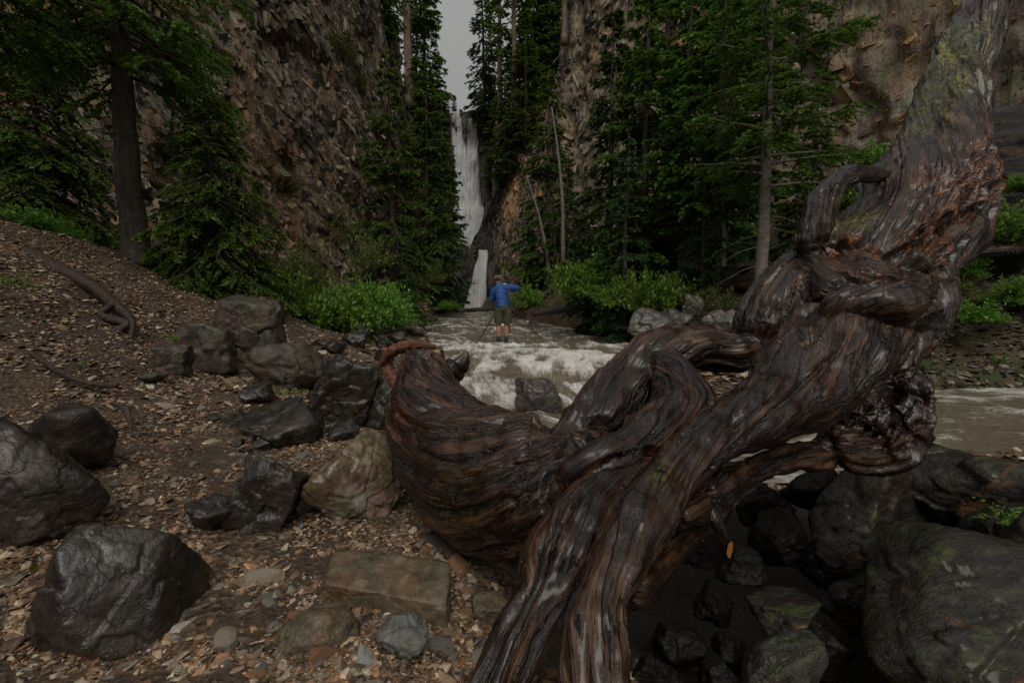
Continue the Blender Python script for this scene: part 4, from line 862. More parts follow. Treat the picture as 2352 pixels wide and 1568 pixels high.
# ------------------------------------------------------------------ foliage builders
def quads(p, d, s, w, L):
    """leaf rhombs: base p, unit direction d, side s, half width w, length L"""
    a = p; b = p + d * (L * .45)[:, None] + s * w[:, None]; c = p + d * L[:, None]; e = p + d * (L * .45)[:, None] - s * w[:, None]
    V = np.stack([a, b, c, e], 1).reshape(-1, 3); n = len(p)
    F = (np.array([0, 1, 2, 3])[None] + (np.arange(n) * 4)[:, None])
    return V, F
def norm(a): return a / (np.linalg.norm(a, axis=-1, keepdims=True) + 1e-9)
def conifer(seed, Ht, R, start=.12, dens=1.0, droop=.35, shoot=.09, sparse=0.0, trunk_r=None, bark=None, needle=None, lean=0.0, top_pow=.85, dead=0, width=.02):
    r = np.random.RandomState(seed)
    tr = trunk_r or Ht * .011 + .03
    zt = np.linspace(0, 1, 26); c = np.stack([lean * zt ** 1.3 * Ht + .01 * Ht * np.cumsum(r.normal(0, .12, 26)), .01 * Ht * np.cumsum(r.normal(0, .12, 26)), zt * Ht - .3], 1)
    rad = tr * (1 - zt) ** .85 + .008 + tr * .5 * np.exp(-zt * 40)
    bt = Bag(); bt.tube(c, rad, 14, lobes=.03, seed=seed)
    trunk = bt.mesh('trunk'); trunk.materials.append(bark or MBARK)
    bb = Bag(); P0, D0, S0, W0, L0, TN = [], [], [], [], [], []
    nb = int(Ht * 8 * dens)
    hs = start + (1 - start) * np.sort(r.rand(nb)) ** 1.05
    for i, h in enumerate(hs):
        bl = R * (1 - h) ** top_pow * r.uniform(.6, 1.1) / max((1 - start) ** top_pow, .1) * min(1, .55 + (h - start) * 3) + .12
        if r.rand() < sparse: continue
        az = i * 2.399 + r.normal(0, .3)
        dr = np.array([math.cos(az), math.sin(az), 0])
        t = np.linspace(0, 1, 9)
        b0 = np.array([np.interp(h, zt, c[:, k]) for k in range(3)])
        up = .25 - droop * 1.3 + .55 * h
        cc = b0 + dr * (t * bl)[:, None] + np.array([0, 0, 1])[None] * (bl * (up * t - droop * .8 * t ** 2 + .38 * droop * t ** 4))[:, None] + np.cumsum(r.normal(0, .012 * bl, (9, 3)), axis=0) * t[:, None]
        bb.tube(cc, np.maximum((.02 * bl + .003) * (1 - t) + .003, .002), 4)
        nt = max(8, int(bl / .075))
        tp = r.uniform(.12, 1, nt) ** .8; side = np.where(np.arange(nt) % 2, 1, -1) * 1.0
        bp = np.stack([np.interp(tp, t, cc[:, k]) for k in range(3)], 1)
        bd = norm(np.stack([np.interp(np.minimum(tp + .08, 1), t, cc[:, k]) - np.interp(tp - .08, t, cc[:, k]) for k in range(3)], 1))
        sd = norm(np.cross(bd, [0, 0, 1]))
        tl = bl * (.12 + .38 * (1 - tp) ** .8) * r.uniform(.6, 1.2, nt) + .05
        td = norm(bd * .75 + sd * side[:, None] * r.uniform(.5, 1, nt)[:, None] + np.array([0, 0, -1]) * r.uniform(.0, .55, nt)[:, None] + r.normal(0, .1, (nt, 3)))
        for k in range(nt):
            m = max(6, int(tl[k] / shoot * 7.5))
            x = r.rand(m); base = bp[k] + td[k] * (x * tl[k])[:, None] + np.array([0, 0, -1]) * (.18 * tl[k] * x ** 2)[:, None]
            sgn = np.where(r.rand(m) < .5, -1, 1)[:, None]; s2 = norm(np.cross(td[k], [0, 0, 1.0]))
            dd = norm(td[k] * .8 + s2 * sgn * r.uniform(.2, .9, (m, 1)) + np.array([0, 0, -1]) * r.uniform(-.25, .5, (m, 1)) + r.normal(0, .15, (m, 3)))
            P0.append(base); D0.append(dd); S0.append(norm(np.cross(dd, r.normal(0, .6, (m, 3)) + [0, 0, 1.0])))
            L0.append(shoot * r.uniform(.5, 1.25, m)); W0.append(width * r.uniform(.6, 1.3, m) * shoot / .09)
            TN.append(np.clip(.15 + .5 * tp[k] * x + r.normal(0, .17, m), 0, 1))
    for k in range(dead):
        h = r.uniform(.03, start + .1); az = r.rand() * 6.28; bl = R * r.uniform(.2, .6)
        b0 = np.array([np.interp(h, zt, c[:, q]) for q in range(3)]); t = np.linspace(0, 1, 6)
        cc = b0 + np.array([math.cos(az), math.sin(az), 0]) * (t * bl)[:, None] + np.array([0, 0, -1]) * (bl * (.1 * t + .35 * t ** 2))[:, None] + r.normal(0, .02 * bl, (6, 3)) * t[:, None]
        bb.tube(cc, .009 * (1 - t) + .002, 4)
    br = bb.mesh('branches', mats=[bark or MBARK])
    Vq, Fq = quads(*[np.concatenate(a) for a in (P0, D0, S0, W0, L0)])
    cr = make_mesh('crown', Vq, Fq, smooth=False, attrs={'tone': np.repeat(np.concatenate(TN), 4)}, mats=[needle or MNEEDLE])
    return trunk, br, cr
PROTO = {}
def tree(key, kw, label, base, Ht, rotz=0, name='spruce_tree', group=None, lean=(0, 0), wide=1.0):
    if key not in PROTO:
        PROTO[key] = (conifer(**kw), kw['Ht'])
    (tr, br, cr), h0 = PROTO[key]
    e = empty(name, base); s = Ht / h0; e.scale = (s * wide, s * wide, s); e.rotation_euler = (lean[0], lean[1], rotz)
    link('trunk', tr, e); b = link('branches', br, e); b['kind'] = 'stuff'; link('crown', cr, e)
    return tag(e, label, 'tree', group)
from mathutils.bvhtree import BVHTree
_bv = []
for nm in ('left_cliff', 'right_cliff', 'falls_cliff', 'rock_ledge', 'ground'):
    m_ = bpy.data.objects[nm].data
    vv = np.zeros(len(m_.vertices) * 3, dtype=np.float32); m_.vertices.foreach_get('co', vv); ll = np.zeros(len(m_.loops), dtype=np.int32); m_.loops.foreach_get('vertex_index', ll)
    _bv.append(BVHTree.FromPolygons(vv.reshape(-1, 3).tolist(), ll.reshape(-1, 4).tolist()))
def hit(u, v):
    o = Vector((0, 0, CAMZ)); dr = Vector(P(u, v, 1.0)) - o; best = None
    for b in _bv:
        h_ = b.ray_cast(o, dr.normalized())
        if h_[0] is not None and (best is None or h_[3] < best[1]): best = (np.array(h_[0]), h_[3])
    return None if best is None else best[0]
def ground_at(u, d, drop=.05):
    q = P(u, 700, d); return (q[0], q[1], hz(q[0], q[1]) - drop)
def top_h(v, d, z0): return P(1176, v, d)[2] - z0
K1 = dict(seed=1, Ht=9, R=1.9, start=.06, dens=1.5, droop=.38, shoot=.11, width=.03)
K2 = dict(seed=2, Ht=9, R=1.5, start=.16, dens=1.3, droop=.3, shoot=.11, sparse=.1, dead=14, width=.03)
K3 = dict(seed=3, Ht=9, R=1.5, start=.04, dens=1.5, droop=.42, shoot=.11, width=.03, needle=MNEEDLE_B)
K4 = dict(seed=4, Ht=13, R=1.7, start=.3, dens=.75, droop=.3, shoot=.16, sparse=.25, bark=MBARK_RED, trunk_r=.2, dead=10, width=.026)
KR = dict(seed=5, Ht=11, R=2.5, start=.3, dens=1.15, droop=.22, shoot=.085, sparse=.08, trunk_r=.15, bark=MBARK_PALE, dead=26)
KL = dict(seed=6, Ht=10, R=2.9, start=.36, dens=1.1, droop=.42, shoot=.075, sparse=.1, trunk_r=.22, dead=30)
KY = dict(seed=8, Ht=4.2, R=1.6, start=.03, dens=4.6, droop=.55, shoot=.07, trunk_r=.06, width=.03, top_pow=.6)
def T(key, kw, label, u, d, vtop, rz=0, z=None, **k):
    b = ground_at(u, d) if z is None else (P(u, 700, d)[0], P(u, 700, d)[1], z)
    return tree(key, kw, label, b, top_h(vtop, d, b[2]), rz, **k)
# near trees
T('KL', KL, 'dark spruce with thick bare trunk on the left earth slope', 318, 6.6, -620, .4)
T('KY', KY, 'bushy young spruce with drooping boughs right of the left trunk', 500, 6.6, 200, 1.0, wide=.95)
T('KL', KL, 'dark spruce at the left edge of the view', -20, 5.0, -760, 2.2)
T('KY', KY, 'small dark spruce boughs against the cliff left of the trunk', 120, 8.5, 60, 3.0)
T('KR', KR, 'spruce with pale ringed trunk rising behind the driftwood', 1742, 9.1, -330, .3)
# middle left
T('K1', K1, 'tall spruce standing before the left cliff beside the stream', 905, 15, 130, .6)
T('K3', K3, 'short spruce at the foot of the tall left bank spruce', 935, 13.5, 520, 1.6)
T('K3', K3, 'slim spruce against the left cliff near the waterfall', 1015, 32, 250, 2.6)
T('K1', K1, 'spruce halfway up the gorge on the left side', 985, 26, 150, 3.6, z=3)
T('K2', K2, 'small spruce on the left gorge wall beside the upper fall', 1032, 44, 330, 3.6, z=4)
# middle right
for i, (u, d, vt, ky, lab) in enumerate([
    (1395, 14.5, 30, 'K3', 'slender blue green spruce at the left end of the right grove'), (1470, 13.5, -60, 'K1', 'dense spruce second from the left in the right grove'),
    (1560, 12.5, -120, 'K2', 'spruce with bare lower trunk in the middle of the right grove'), (1640, 11.5, -200, 'K2', 'spruce with thin grey trunk just left of the pale trunk'),
    (1520, 16.5, -220, 'K1', 'tall spruce at the back of the right grove'), (1660, 15, -300, 'K1', 'dark spruce behind the thin grey trunk'),
    (1850, 13.5, 160, 'K2', 'spruce behind the pale trunk against the tan cliff'), (1255, 24, 170, 'K1', 'spruce below the right cliff edge beside the gorge'),
    (1300, 21, 330, 'K2', 'spruce with pale straight trunk under the right cliff'), (1215, 27, 460, 'K3', 'narrow spruce standing right above the photographer'),
    (1345, 19, 420, 'K3', 'short spruce filling the foot of the right cliff'), (1430, 12, 300, 'K3', 'blue tinted young spruce before the right grove'),
    (1610, 10.8, 330, 'K3', 'young spruce with blue green boughs before the thin grey trunk'), (1820, 11.0, 330, 'K1', 'spruce boughs low to the right of the pale trunk')]):
    T(ky, {'K1': K1, 'K2': K2, 'K3': K3}[ky], lab, u, d, vt, i * 1.3 + .2, wide=1.0)
# cliff tops
for i, (u, d, vt, vb, ky, lab, wd) in enumerate([
    (950, 31, -330, 205, 'K4', 'tall pine with long reddish trunk on the left cliff top', 1.25), (905, 27, -260, 120, 'K4', 'pine on the left cliff edge, furthest left against the sky', 1.1),
    (985, 38, -60, 270, 'K1', 'spruce on the left cliff top leaning toward the falls', 1.0), (890, 27, -160, 90, 'K1', 'dense spruce on the left cliff edge behind the first pine', 1.1),
    (965, 35, 60, 260, 'K3', 'spruce clinging to the left wall under the tall pine', 1.2), (1000, 42, 200, 400, 'K1', 'drooping spruce on the left wall beside the upper fall', 1.3), (1012, 46, 120, 270, 'K3', 'small spruce on the left rim just before the falls', 1.0),
    (1048, 60, 236, 262, 'K3', 'tiny spruce on the rim of the falls', 1.6), (1030, 60, 225, 265, 'K1', 'small spruce at the left lip of the falls', 1.5),
    (1115, 50, -15, 270, 'K3', 'spire shaped spruce right of the open sky', 1.1), (1150, 47, -120, 250, 'K4', 'sparse pine behind the spire shaped spruce', 1.1),
    (1180, 43, -200, 300, 'K4', 'tall sparse pine on the right rim', 1.0), (1160, 44, 175, 400, 'K1', 'bright green spruce on the right wall below the rim', 1.3),
    (1128, 47, 300, 420, 'K3', 'dark narrow spruce hugging the right wall by the falls', .9), (1205, 38, 60, 330, 'K1', 'spruce at the top of the right wall', 1.2),
    (1235, 36, -220, 200, 'K4', 'pine leaning at the top of the right cliff corner', 1.0),
    (1290, 30, -300, 20, 'K4', 'pine on the highest corner of the right cliff', 1.0), (1210, 45, -40, 240, 'K1', 'spruce filling the gap behind the right cliff corner', 1.2), (1240, 34, -120, 130, 'K1', 'full spruce on the right cliff corner', 1.2), (1275, 31, -260, 60, 'K1', 'spruce beside the highest pine on the right cliff', 1.1),
    (1125, 56, 110, 300, 'K1', 'spruce on the right lip of the falls', 1.0), (1255, 42, -100, 150, 'K3', 'narrow spruce behind the pine on the right cliff corner', 1.1)]):
    q = None
    while q is None or q[1] < 12: q = hit(u, vb); vb += 6
    dd_ = proj(q)[2] + .3
    T(ky, {'K1': K1, 'K2': K2, 'K3': K3, 'K4': K4}[ky], lab, u, dd_, vt, i * 1.9, z=q[2] - .3, name='pine_tree' if ky == 'K4' else 'spruce_tree', wide=wd)
# bare leaning trunks in front of the right cliff
def pole(label, u0, v0, u1, v1, d, r, mat=MBARK_PALE, name='dead_tree'):
    a, b = P(u0, v0, d), P(u1, v1, d + .6); t = np.linspace(0, 1, 14)[:, None]
    c = a + (b - a) * t + .02 * np.linalg.norm(b - a) * np.sin(t * 4) * np.array([1, 0, 0]); c[:, :] += np.cumsum(np.random.RandomState(int(u0)).normal(0, .012, (14, 3)), 0)
    e = empty(name, a); bg_ = Bag(); bg_.tube(c - a, r * (1 - .7 * t[:, 0]), 8); link('trunk', bg_.mesh('trunk', mats=[mat]), e)
    rr = np.random.RandomState(int(u0)); bb = Bag()
    for k in range(16):
        h = rr.uniform(.25, .98); q = a + (b - a) * h - a; az = rr.rand() * 6.28; l = rr.uniform(.3, .9); s = np.linspace(0, 1, 5)[:, None]
        bb.tube(q + s * l * np.array([math.cos(az), math.sin(az), -.3]) + s ** 2 * np.array([0, 0, -.2]), .012 * (1 - s[:, 0]) + .003, 4)
    x = link('branches', bb.mesh('branches', mats=[mat]), e); x['kind'] = 'stuff'
    return tag(e, label, 'tree')
pole('thin dead trunk leaning right toward the stream bank', 1262, 632, 1215, 400, 21, .09)
pole('straight pale dead trunk before the right cliff', 1293, 605, 1275, 250, 19.5, .1)
pole('short thin bare trunk between the two dead trunks', 1274, 615, 1262, 440, 20.5, .07, MBARK)
pole('thin grey bare trunk inside the right grove', 1660, 610, 1640, 330, 10.6, .07)

# shrubs
def shrub_mesh(seed, n_stem=26, spread=.55, leaf=.05, mat=None, leaves=26):
    r = np.random.RandomState(seed); bb = Bag(); Ps, Ds, Ss, Ws, Ls, Tn = [], [], [], [], [], []
    for k in range(n_stem):
        az = r.rand() * 6.28; el = r.uniform(.35, 1.45); l = r.uniform(.5, 1.0); t = np.linspace(0, 1, 6)
        d0 = np.array([math.cos(az) * math.cos(el), math.sin(az) * math.cos(el), math.sin(el)])
        base = np.array([math.cos(az), math.sin(az), 0]) * r.uniform(0, .3)
        c = base + d0 * (t * l)[:, None] * np.array([1 + spread, 1 + spread, 1]) + np.array([0, 0, -.25 * l])[None] * (t ** 2)[:, None] + r.normal(0, .02, (6, 3))
        bb.tube(c, .007 * (1 - t) + .002, 4)
        m = leaves; x = r.uniform(.25, 1.02, m)
        p = np.stack([np.interp(x, t, c[:, q]) for q in range(3)], 1) + r.normal(0, .045, (m, 3))
        dd = norm(r.normal(0, 1, (m, 3)) * [1, 1, .35] + d0 * .6); nn = norm(r.normal(0, .45, (m, 3)) + [0, 0, 1.0])
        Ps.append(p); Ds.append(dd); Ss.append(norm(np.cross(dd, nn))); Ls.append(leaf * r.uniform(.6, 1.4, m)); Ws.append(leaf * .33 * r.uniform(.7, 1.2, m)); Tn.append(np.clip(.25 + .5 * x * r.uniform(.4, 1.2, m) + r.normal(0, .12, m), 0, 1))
    V, F = quads(*[np.concatenate(a) for a in (Ps, Ds, Ss, Ws, Ls)])
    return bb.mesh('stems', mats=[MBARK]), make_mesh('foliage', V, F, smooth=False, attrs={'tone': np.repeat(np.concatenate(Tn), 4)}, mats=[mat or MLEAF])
SH = {'a': shrub_mesh(1, 80, .5, .1, leaves=60), 'b': shrub_mesh(2, 80, .3, .085, leaves=60), 'c': shrub_mesh(3, 46, .6, .075, MLEAF_Y, 36), 'd': shrub_mesh(4, 16, .5, .13, leaves=16), 'm': shrub_mesh(5, 70, .6, .07, MMOSS, 40)}
def shrub(kind, label, u, v, d, w, h, name='shrub', grounded=True, rz=None, group=None):
    """foot at pixel (u, v); half width w and height h in picture pixels"""
    if d is None:
        q = hit(u, v)
        while q is None: v += 8; q = hit(u, v)
        d = proj(q)[2]
    else: q = P(u, v, d)
    e = empty(name, q); e.scale = (w / FPX * d / 1.0, w / FPX * d / 1.0, h / FPX * d / .85); e.rotation_euler = (0, 0, rs.rand() * 6 if rz is None else rz)
    s, f = SH[kind]; x = link('stems', s, e); x['kind'] = 'stuff'; link('foliage', f, e)
    return tag(e, label, 'shrub', group)
for a in [
    ('a', 'leafy green shrub at the left end of the bank thicket', 640, 735, 8.2, 80, 140), ('c', 'loose yellow green shrub in the middle of the bank thicket', 720, 752, 8.6, 80, 125),
    ('a', 'broad leafy shrub at the right of the bank thicket', 800, 765, 8.8, 85, 140), ('b', 'green shrub behind the bank thicket under the cliff', 690, 690, 11, 60, 110),
    ('c', 'yellow green climbing shrub on the left cliff', 775, 560, None, 50, 120), ('c', 'yellowish shrub at the cliff foot beside the tall spruce', 850, 620, 12.5, 50, 100),
    ('c', 'tall yellow green shrub at the back of the bank thicket', 700, 660, 10.5, 75, 130), ('a', 'green shrub under the bank spruce, right of the thicket', 870, 742, 9.5, 60, 120),
    ('a', 'low leafy shrub on the right far bank above the moss', 2200, 740, 8.6, 70, 60), ('b', 'leafy shrub on the right edge over the far gravel bank', 2330, 700, 8.4, 60, 75), ('c', 'yellowish low shrub on the far bank behind the driftwood knot', 2120, 700, 9.2, 60, 60),
    ('a', 'shrub below the tall left bank spruce at the waterline', 900, 750, 11, 55, 70), ('c', 'light green shrub overhanging the bank left of the lower falls', 990, 650, 20, 40, 65),
    ('b', 'low shrub on the left shore under the lower falls', 1030, 712, 26, 34, 26), ('a', 'leafy shrub cluster on the left slope below the cliff', 60, 545, 6.4, 80, 80),
    ('b', 'small leafy shrub right of the left slope cluster', 150, 565, 6.4, 45, 50), ('d', 'broad leaved sprig at the left edge on the dark earth bank', 30, 665, 3.2, 55, 55),
    ('a', 'low green shrub at the foot of the left trunk', 380, 620, 6.8, 60, 50), ('b', 'low leafy shrub under the young spruce', 560, 690, 7.6, 70, 50),
    ('a', 'rounded pale green shrub on the right slope below the cliff', 1335, 690, 13.5, 72, 120), ('b', 'shrub by the water right of the photographer', 1215, 705, 17, 40, 60),
    ('a', 'bright green shrub beside the red broken stump', 1500, 715, 10.8, 75, 115), ('b', 'green shrub between the rounded shrub and bright shrub', 1420, 705, 11.5, 55, 80),
    ('c', 'sparse shrub among rocks left of the pale trunk', 1655, 725, 9.4, 60, 80), ('b', 'bright leafy shrub behind the driftwood loop', 2010, 400, 8.6, 50, 85),
    ('a', 'leafy shrub low behind the driftwood loop', 1950, 480, 8.8, 60, 70), ('a', 'leafy shrub at the right edge above the gravel bank', 2310, 560, 6.8, 95, 110),
    ('b', 'shrub right of the driftwood trunk on the bank', 2190, 640, 7.2, 60, 70), ('c', 'thin twiggy shrub behind the lower driftwood knot', 2200, 680, 7.0, 70, 60),
    ('c', 'dry yellowish shrub right of the pale trunk base', 1800, 690, 9.6, 55, 80), ('m', 'yellow green moss cushion hanging on the left cliff', 775, 130, None, 40, 70),
    ('m', 'green moss tuft on the left cliff edge below the first', 820, 210, None, 30, 60), ('m', 'mossy growth on the cliff right of the young spruce', 650, 440, None, 45, 60),
    ('a', 'leafy shrub at the far right edge by the dark ledge', 2345, 440, 7.4, 40, 50), ('c', 'pale shrub on the left cliff top beside the pine', 925, 150, None, 30, 50),
    ('b', 'green shrub on the right wall below the bright spruce', 1160, 430, None, 25, 40), ('c', 'ochre shrub on the left cliff beside the upper fall', 960, 560, None, 26, 60)]:
    shrub(*a)
for i, (u, v, w) in enumerate([(2050, 835, 34), (2290, 840, 30), (2120, 850, 26)]):
    shrub('d', ['grassy sprout on the mossy shore behind the hollow stub', 'broad green sprout on the mossy shore at right', 'small sprout in the middle of the mossy shore'][i], u, v, None, w, 40, name='sprout')
shrub('d', 'bright green sprig hanging over the veined boulder', 2310, 1190, 1.62, 60, 30, name='sprig')
shrub('d', 'small fern growing between the black rocks', 670, 905, 3.1, 28, 22, name='fern')
shrub('d', 'small sprout on the top of the brown outcrop', 400, 785, 3.6, 26, 26, name='sprout')
shrub('d', 'tiny pale plant on the dark earth bank', 185, 842, 2.6, 16, 12, name='sprout')

# ------------------------------------------------------------------ photographer
MSKIN = simple('skin', (.42, .2, .12), .5, .1, 8)
n = NB('blue_jacket'); c = n.coord('Object', (1, 1, 1.8), (0, .5, 0)); f = n.noise(c, 9, 4, .6, 1.0)
MJACK = n.fin(n.ramp(f, [(.3, (.012, .06, .22)), (.7, (.022, .105, .36))]), .38, n.bump(f, 1.0, .05))
MSHORT = simple('olive_shorts', (.06, .055, .032), .8, .25, 12, .01); MCAP = simple('tan_cap', (.3, .15, .07), .8, .15, 20)
MBOOT = simple('dark_boots', (.02, .022, .022), .6); MSOCK = simple('grey_socks', (.04, .06, .06), .8); MHAIR = simple('brown_hair', (.05, .03, .02), .7)
MMETAL = simple('tripod_metal', (.025, .025, .027), .4); MPATCH = simple('cap_patch', (.05, .05, .07), .7); MWHITE = simple('white_print', (.7, .7, .7), .6, .05)
foot, fd = P(1156, 786, 11.8), 11.8
pe = empty('person', (foot[0], foot[1], foot[2]))
tag(pe, 'person in blue jacket, tan cap and olive shorts bending over a tripod, seen from behind', 'person')
def blend(chains, voxel, sm, mat, name, parent, wr=0, seed=0):
    b = Bag()
    for ch in chains:
        a = np.array(ch, float); cc = catmull(a, 6); b.tube(cc[:, :3], cc[:, 3], 14)
    V, N, F = remesh(b.mesh('t'), voxel, sm)
    if wr: V = V + N * (wr * ridge(V * [7, 7, 11] + np.stack([V[:, 2] * 4, V[:, 0] * 0, V[:, 0] * 0], 1), 2, seed))[:, None]
    return link(name, make_mesh(name, V, F, mats=[mat]), parent)
def hand(w, dr, side):
    out = [[(*w, .024), (*(w + dr * .045), .032), (*(w + dr * .085), .03)]]
    for k, L in enumerate((.062, .072, .068, .052)):
        o = w + dr * .085 + side * (k - 1.5) * .018
        out.append([(*o, .0085), (*(o + dr * L * .5 + np.array([0, 0, -.01])), .008), (*(o + dr * L * .75 + np.array([0, 0, -.035])), .007)])
    o = w + dr * .03 - side * .028
    out.append([(*o, .011), (*(o + dr * .03 - side * .02), .0095), (*(o + dr * .055 - side * .02 + np.array([0, 0, -.012])), .008)])
    return out
hr, hl = np.array([.16, .4, 1.33]), np.array([-.12, .44, 1.22])
body = [[(0, 0, .9, .135), (-.01, .04, 1.05, .14), (-.04, .1, 1.25, .15), (-.07, .15, 1.4, .14), (-.11, .19, 1.47, .07), (-.13, .22, 1.53, .055), (-.14, .25, 1.6, .085), (-.145, .27, 1.66, .088), (-.145, .27, 1.7, .06)],
        [(-.1, 0, .86, .1), (-.115, .02, .65, .085), (-.12, .03, .47, .062), (-.12, 0, .33, .062), (-.125, 0, .08, .042)],
        [(.1, 0, .86, .1), (.1, .02, .65, .085), (.085, .03, .47, .062), (.08, 0, .33, .062), (.075, 0, .08, .042)],
        [(-.08, .14, 1.4, .07), (.12, .14, 1.43, .065), (.36, .2, 1.41, .045), (.28, .32, 1.36, .04), (.18, .38, 1.335, .028)],
        [(-.08, .14, 1.4, .07), (-.24, .12, 1.34, .06), (-.31, .2, 1.08, .045), (-.2, .36, 1.16, .036), (-.13, .42, 1.21, .026)],
        [(-.145, .36, 1.635, .012), (-.145, .375, 1.615, .016)], [(-.235, .27, 1.63, .014), (-.237, .265, 1.66, .02)], [(-.055, .27, 1.63, .014), (-.053, .265, 1.66, .02)],
        [(-.125, -.03, .05, .045), (-.125, .1, .03, .042), (-.125, .17, .025, .032)], [(.075, -.03, .05, .045), (.075, .1, .03, .042), (.075, .17, .025, .032)]]
body += hand(hr, norm(np.array([-.8, .5, -.1])), np.array([0, .3, .95])) + hand(hl, norm(np.array([.8, .5, .1])), np.array([0, .3, .95]))
blend(body, .011, 2, MSKIN, 'body', pe)
blend([[(0, .0, .9, .165), (-.02, .03, 1.0, .168), (-.05, .09, 1.22, .178), (-.075, .13, 1.36, .17), (-.1, .16, 1.45, .11), (-.125, .19, 1.52, .075)],
       [(-.08, .13, 1.38, .12), (.1, .14, 1.42, .095), (.25, .17, 1.42, .08), (.375, .21, 1.4, .07), (.3, .31, 1.36, .058), (.2, .37, 1.34, .045)],
       [(-.08, .13, 1.38, .12), (-.22, .12, 1.34, .09), (-.29, .16, 1.2, .075), (-.315, .21, 1.07, .064), (-.21, .35, 1.15, .05), (-.15, .41, 1.2, .04)],
       [(-.18, .12, 1.47, .05), (-.1, .1, 1.46, .055), (-.02, .14, 1.46, .05)]], .014, 2, MJACK, 'jacket', pe, .006, 3)
blend([[(0, 0, .96, .155), (0, 0, .86, .165), (0, 0, .8, .15)], [(-.1, 0, .86, .12), (-.115, .0, .66, .115), (-.125, .01, .5, .112)], [(.1, 0, .86, .12), (.105, .0, .66, .115), (.1, .01, .5, .112)]], .014, 2, MSHORT, 'shorts', pe, .005, 7)
blend([[(-.148, .262, 1.665, .1), (-.148, .25, 1.71, .085), (-.148, .25, 1.725, .05)], [(-.148, .33, 1.675, .06), (-.15, .4, 1.665, .05)]], .01, 3, MCAP, 'cap', pe)
blend([[(-.146, .215, 1.6, .07), (-.146, .215, 1.645, .085)]], .012, 2, MHAIR, 'hair', pe)
for x in (-.125, .075):
    blend([[(x, 0, .22, .05), (x, 0, .1, .05)]], .01, 1, MSOCK, 'sock', pe)
    blend([[(x, -.03, .11, .052), (x, -.03, .03, .055)], [(x, -.05, .035, .05), (x, .1, .03, .052), (x, .19, .02, .036)]], .01, 1, MBOOT, 'boot', pe)
def disc(name, c, w, h, nrm, mat, parent):
    n_ = norm(np.array(nrm, float)); s = norm(np.cross([0, 0, 1.0], n_)); t_ = np.cross(n_, s)
    c = np.array(c, float); V = [c + s * a * w + t_ * b * h + n_ * k for k in (0, .004) for a, b in ((-1, -.8), (-.8, -1), (.8, -1), (1, -.8), (1, .8), (.8, 1), (-.8, 1), (-1, .8))]
    F = [[8 + i for i in range(8)]]; Q = [[i, (i + 1) % 8, 8 + (i + 1) % 8, 8 + i] for i in range(8)]
    return link(name, make_mesh(name, np.array(V), [np.array(F), np.array(Q)], smooth=False, mats=[mat]), parent)
disc('cap_patch', (-.148, .153, 1.69), .032, .018, (0, -1, .25), MPATCH, pe)
disc('jacket_print', (.035, .06, 1.5), .03, .012, (.1, -.8, .6), MWHITE, pe)
# tripod and camera
te = empty('tripod', (foot[0], foot[1] + .5, foot[2])); tag(te, 'dark camera tripod with spread legs standing in the stream before the person', 'tripod')
lo = np.array([foot[0], foot[1] + .5, foot[2]]); apex = np.array([-.0, 0, 1.12])
def rod(name, a, b, r, parent, mat=MMETAL, seg=8):
    bb = Bag(); t = np.linspace(0, 1, 3)[:, None]; bb.tube(a + (b - a) * t, r, seg); return link(name, bb.mesh(name, mats=[mat]), parent)
for (u, v, d) in ((1091, 796, 11.3), (1238, 772, 12.0), (1172, 762, 13.2)):
    ft = P(u, v, d) - lo; md = apex + (ft - apex) * .55
    L_ = rod('leg', apex, md, .021, te); rod('lower_section', md, ft, .016, L_); rod('clamp', md - (ft - apex) * .012, md + (ft - apex) * .012, .024, L_); rod('foot', ft, ft + (ft - apex) * .02, .016, L_)
rod('centre_column', apex - [0, 0, .12], apex + [0, 0, .18], .016, te); rod('head', apex + [0, 0, .14], apex + [0, 0, .22], .03, te)
cb = Bag(); ce = empty('camera_body', lo + apex + [0.02, .0, .29]); tag(ce, 'black camera mounted on the tripod in front of the person', 'camera')
def boxm(name, c, s, mat, parent, bev=.12):
    import bmesh
    bm = bmesh.new(); bmesh.ops.create_cube(bm, size=1); bmesh.ops.scale(bm, vec=s, verts=bm.verts); bmesh.ops.bevel(bm, geom=bm.edges[:], offset=min(s) * bev, segments=2, affect='EDGES')
    bmesh.ops.translate(bm, vec=c, verts=bm.verts); m = bpy.data.meshes.new(name); bm.to_mesh(m); bm.free(); return link(name, m, parent, mat=mat)
boxm('body', (0, 0, 0), (.14, .06, .1), MMETAL, ce); boxm('viewfinder', (0, 0, .06), (.05, .05, .035), MMETAL, ce)
rod('lens', np.array([0, .02, 0]), np.array([0, .13, 0]), .038, ce, seg=16)

# ------------------------------------------------------------------ small wood
MREDWOOD = simple('splintered_red_wood', (.12, .042, .018), .6, .8, 45, .02)
MROOT = simple('dark_root_bark', (.035, .019, .012), .6, .7, 35, .025); MDARKWOOD = simple('dark_wet_wood', (.03, .02, .014), .35, .6, 14, .02)
def branch(name, label, pts, mat, cat='root', seed=0, group=None, lob=.08, sub=None):
    """pts: (u, v, d, r px)"""
    w = np.array([np.append(P(u, v, d), r / FPX * d) for u, v, d, r in pts]); c = catmull(w, 8); o = c[0, :3].copy()
    r = np.random.RandomState(seed); k = np.cumsum(r.normal(0, .1, (len(c), 3)), 0) * c[:, 3:4] * .25
    b = Bag(); b.tube(c[:, :3] - o + k, c[:, 3] * (1 + .07 * r.normal(size=len(c))), 16, lobes=lob, seed=seed)
    return tag(link(name, b.mesh(name, mats=[mat]), loc=o), label, cat, group)
branch('broken_root', 'orange brown curved root end lying behind the driftwood horn', [(885, 808, 2.5, 9), (893, 850, 2.45, 15), (915, 885, 2.4, 14)], MREDWOOD, seed=1)
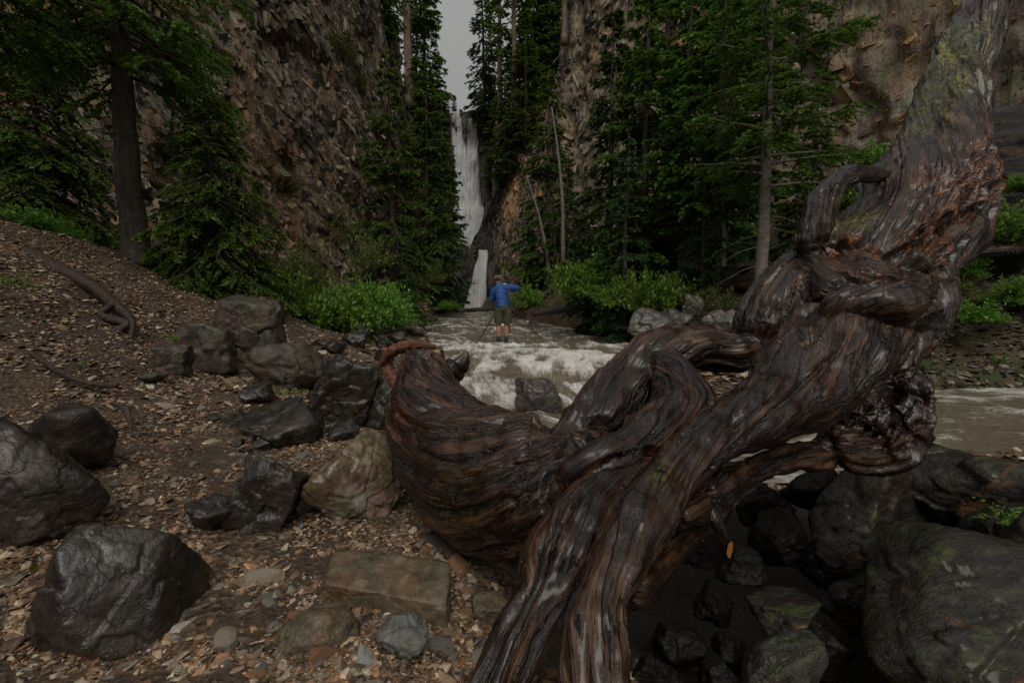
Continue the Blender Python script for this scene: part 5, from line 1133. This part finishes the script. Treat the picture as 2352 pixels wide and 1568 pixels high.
branch('broken_root', 'splintered reddish root crossing over the driftwood tip', [(878, 835, 2.45, 8), (905, 803, 2.4, 13), (950, 790, 2.4, 12), (1000, 796, 2.4, 5)], MREDWOOD, seed=2)
branch('root_knot', 'dark rotten root knot right behind the driftwood tip', [(1010, 880, 2.5, 20), (1036, 850, 2.5, 26), (1062, 830, 2.5, 18), (1070, 806, 2.5, 5)], MDARKWOOD, seed=3, lob=.16)
branch('exposed_root', 'long exposed root running down the left earth slope', [(60, 580, 4.3, 16), (140, 620, 4.2, 17), (215, 660, 4.0, 15), (262, 700, 3.8, 12), (300, 735, 3.7, 8), (298, 790, 3.6, 5)], MROOT, seed=4)
branch('exposed_root', 'curling root fork below the long exposed root', [(262, 700, 3.75, 10), (235, 725, 3.7, 8), (290, 745, 3.65, 9), (250, 765, 3.6, 8), (160, 775, 3.5, 6)], MROOT, seed=5)
branch('exposed_root', 'thin root arching at the left edge above the brown boulder', [(70, 810, 2.8, 5), (130, 850, 2.75, 6), (200, 880, 2.75, 5), (270, 885, 2.8, 8)], MROOT, seed=6)
branch('dead_stick', 'short curved dead stick lying on the path', [(258, 925, 2.45, 5), (290, 940, 2.42, 8), (302, 985, 2.35, 3)], MROOT, 'stick', seed=7)
branch('fallen_log', 'dark fallen log along the right waterline', [(1225, 722, 15, 6), (1290, 712, 14.6, 9), (1360, 700, 14.2, 8), (1395, 680, 14, 4)], MDARKWOOD, 'log', seed=8)
branch('fallen_log', 'brown fallen log slanting down the right bank', [(1190, 708, 18, 7), (1235, 690, 18, 9), (1290, 640, 18.5, 6)], MROOT, 'log', seed=9)
branch('fallen_log', 'weathered log lying on the right bank under the shrub', [(1330, 700, 14, 5), (1380, 672, 14, 8), (1400, 645, 14.2, 9)], MROOT, 'log', seed=10)
# shattered red stump: shards fanning from its foot
se = empty('shattered_stump', P(1560, 690, 11.3)); tag(se, 'shattered red brown stump with splinters on the right bank', 'stump')
r = np.random.RandomState(5)
for i in range(12):
    az = r.uniform(-.2, 1.5); l = r.uniform(.35, .95); d = np.array([math.cos(az) * .9, r.normal(0, .25), math.sin(az) * .8]); t = np.linspace(0, 1, 5)[:, None]
    b = Bag(); b.tube(np.array([-.35, 0, -.15]) + r.normal(0, .06, 3) + d * l * t, .05 * (1 - .85 * t[:, 0]), 5, lobes=.2, seed=i); link('splinter', b.mesh('splinter', smooth=False, mats=[MREDWOOD]), se)
# brown dead leaf caught below the root, yellow leaf on gravel
def leaf(name, label, u, v, d, px, mat, rot):
    s = px / FPX * d; th = np.linspace(0, 2 * np.pi, 14, endpoint=False)
    V = np.stack([np.sin(th) * .38 * (1 + .15 * np.sin(5 * th)), .12 * np.sin(th) ** 2, np.cos(th)], 1) * s; V = np.concatenate([V, [[0, -.02 * s, 0]]])
    F = np.stack([np.arange(14), (np.arange(14) + 1) % 14, np.full(14, 14)], 1)
    o = link(name, make_mesh(name, V, F, attrs={'tone': np.full(15, .6)}, mats=[mat]), loc=P(u, v, d)); o.rotation_euler = rot
    return tag(o, label, 'leaf')
leaf('dead_leaf', 'single orange dead leaf hanging below the driftwood', 1678, 1262, 1.3, 20, MDEADLEAF, (0, .1, .2))
q, d = gnd(78, 1305); leaf('fallen_leaf', 'yellow green leaf lying left of the black veined boulder', 78, 1303, d - .01, 24, MLEAF_Y, (1.3, 1.0, .3))
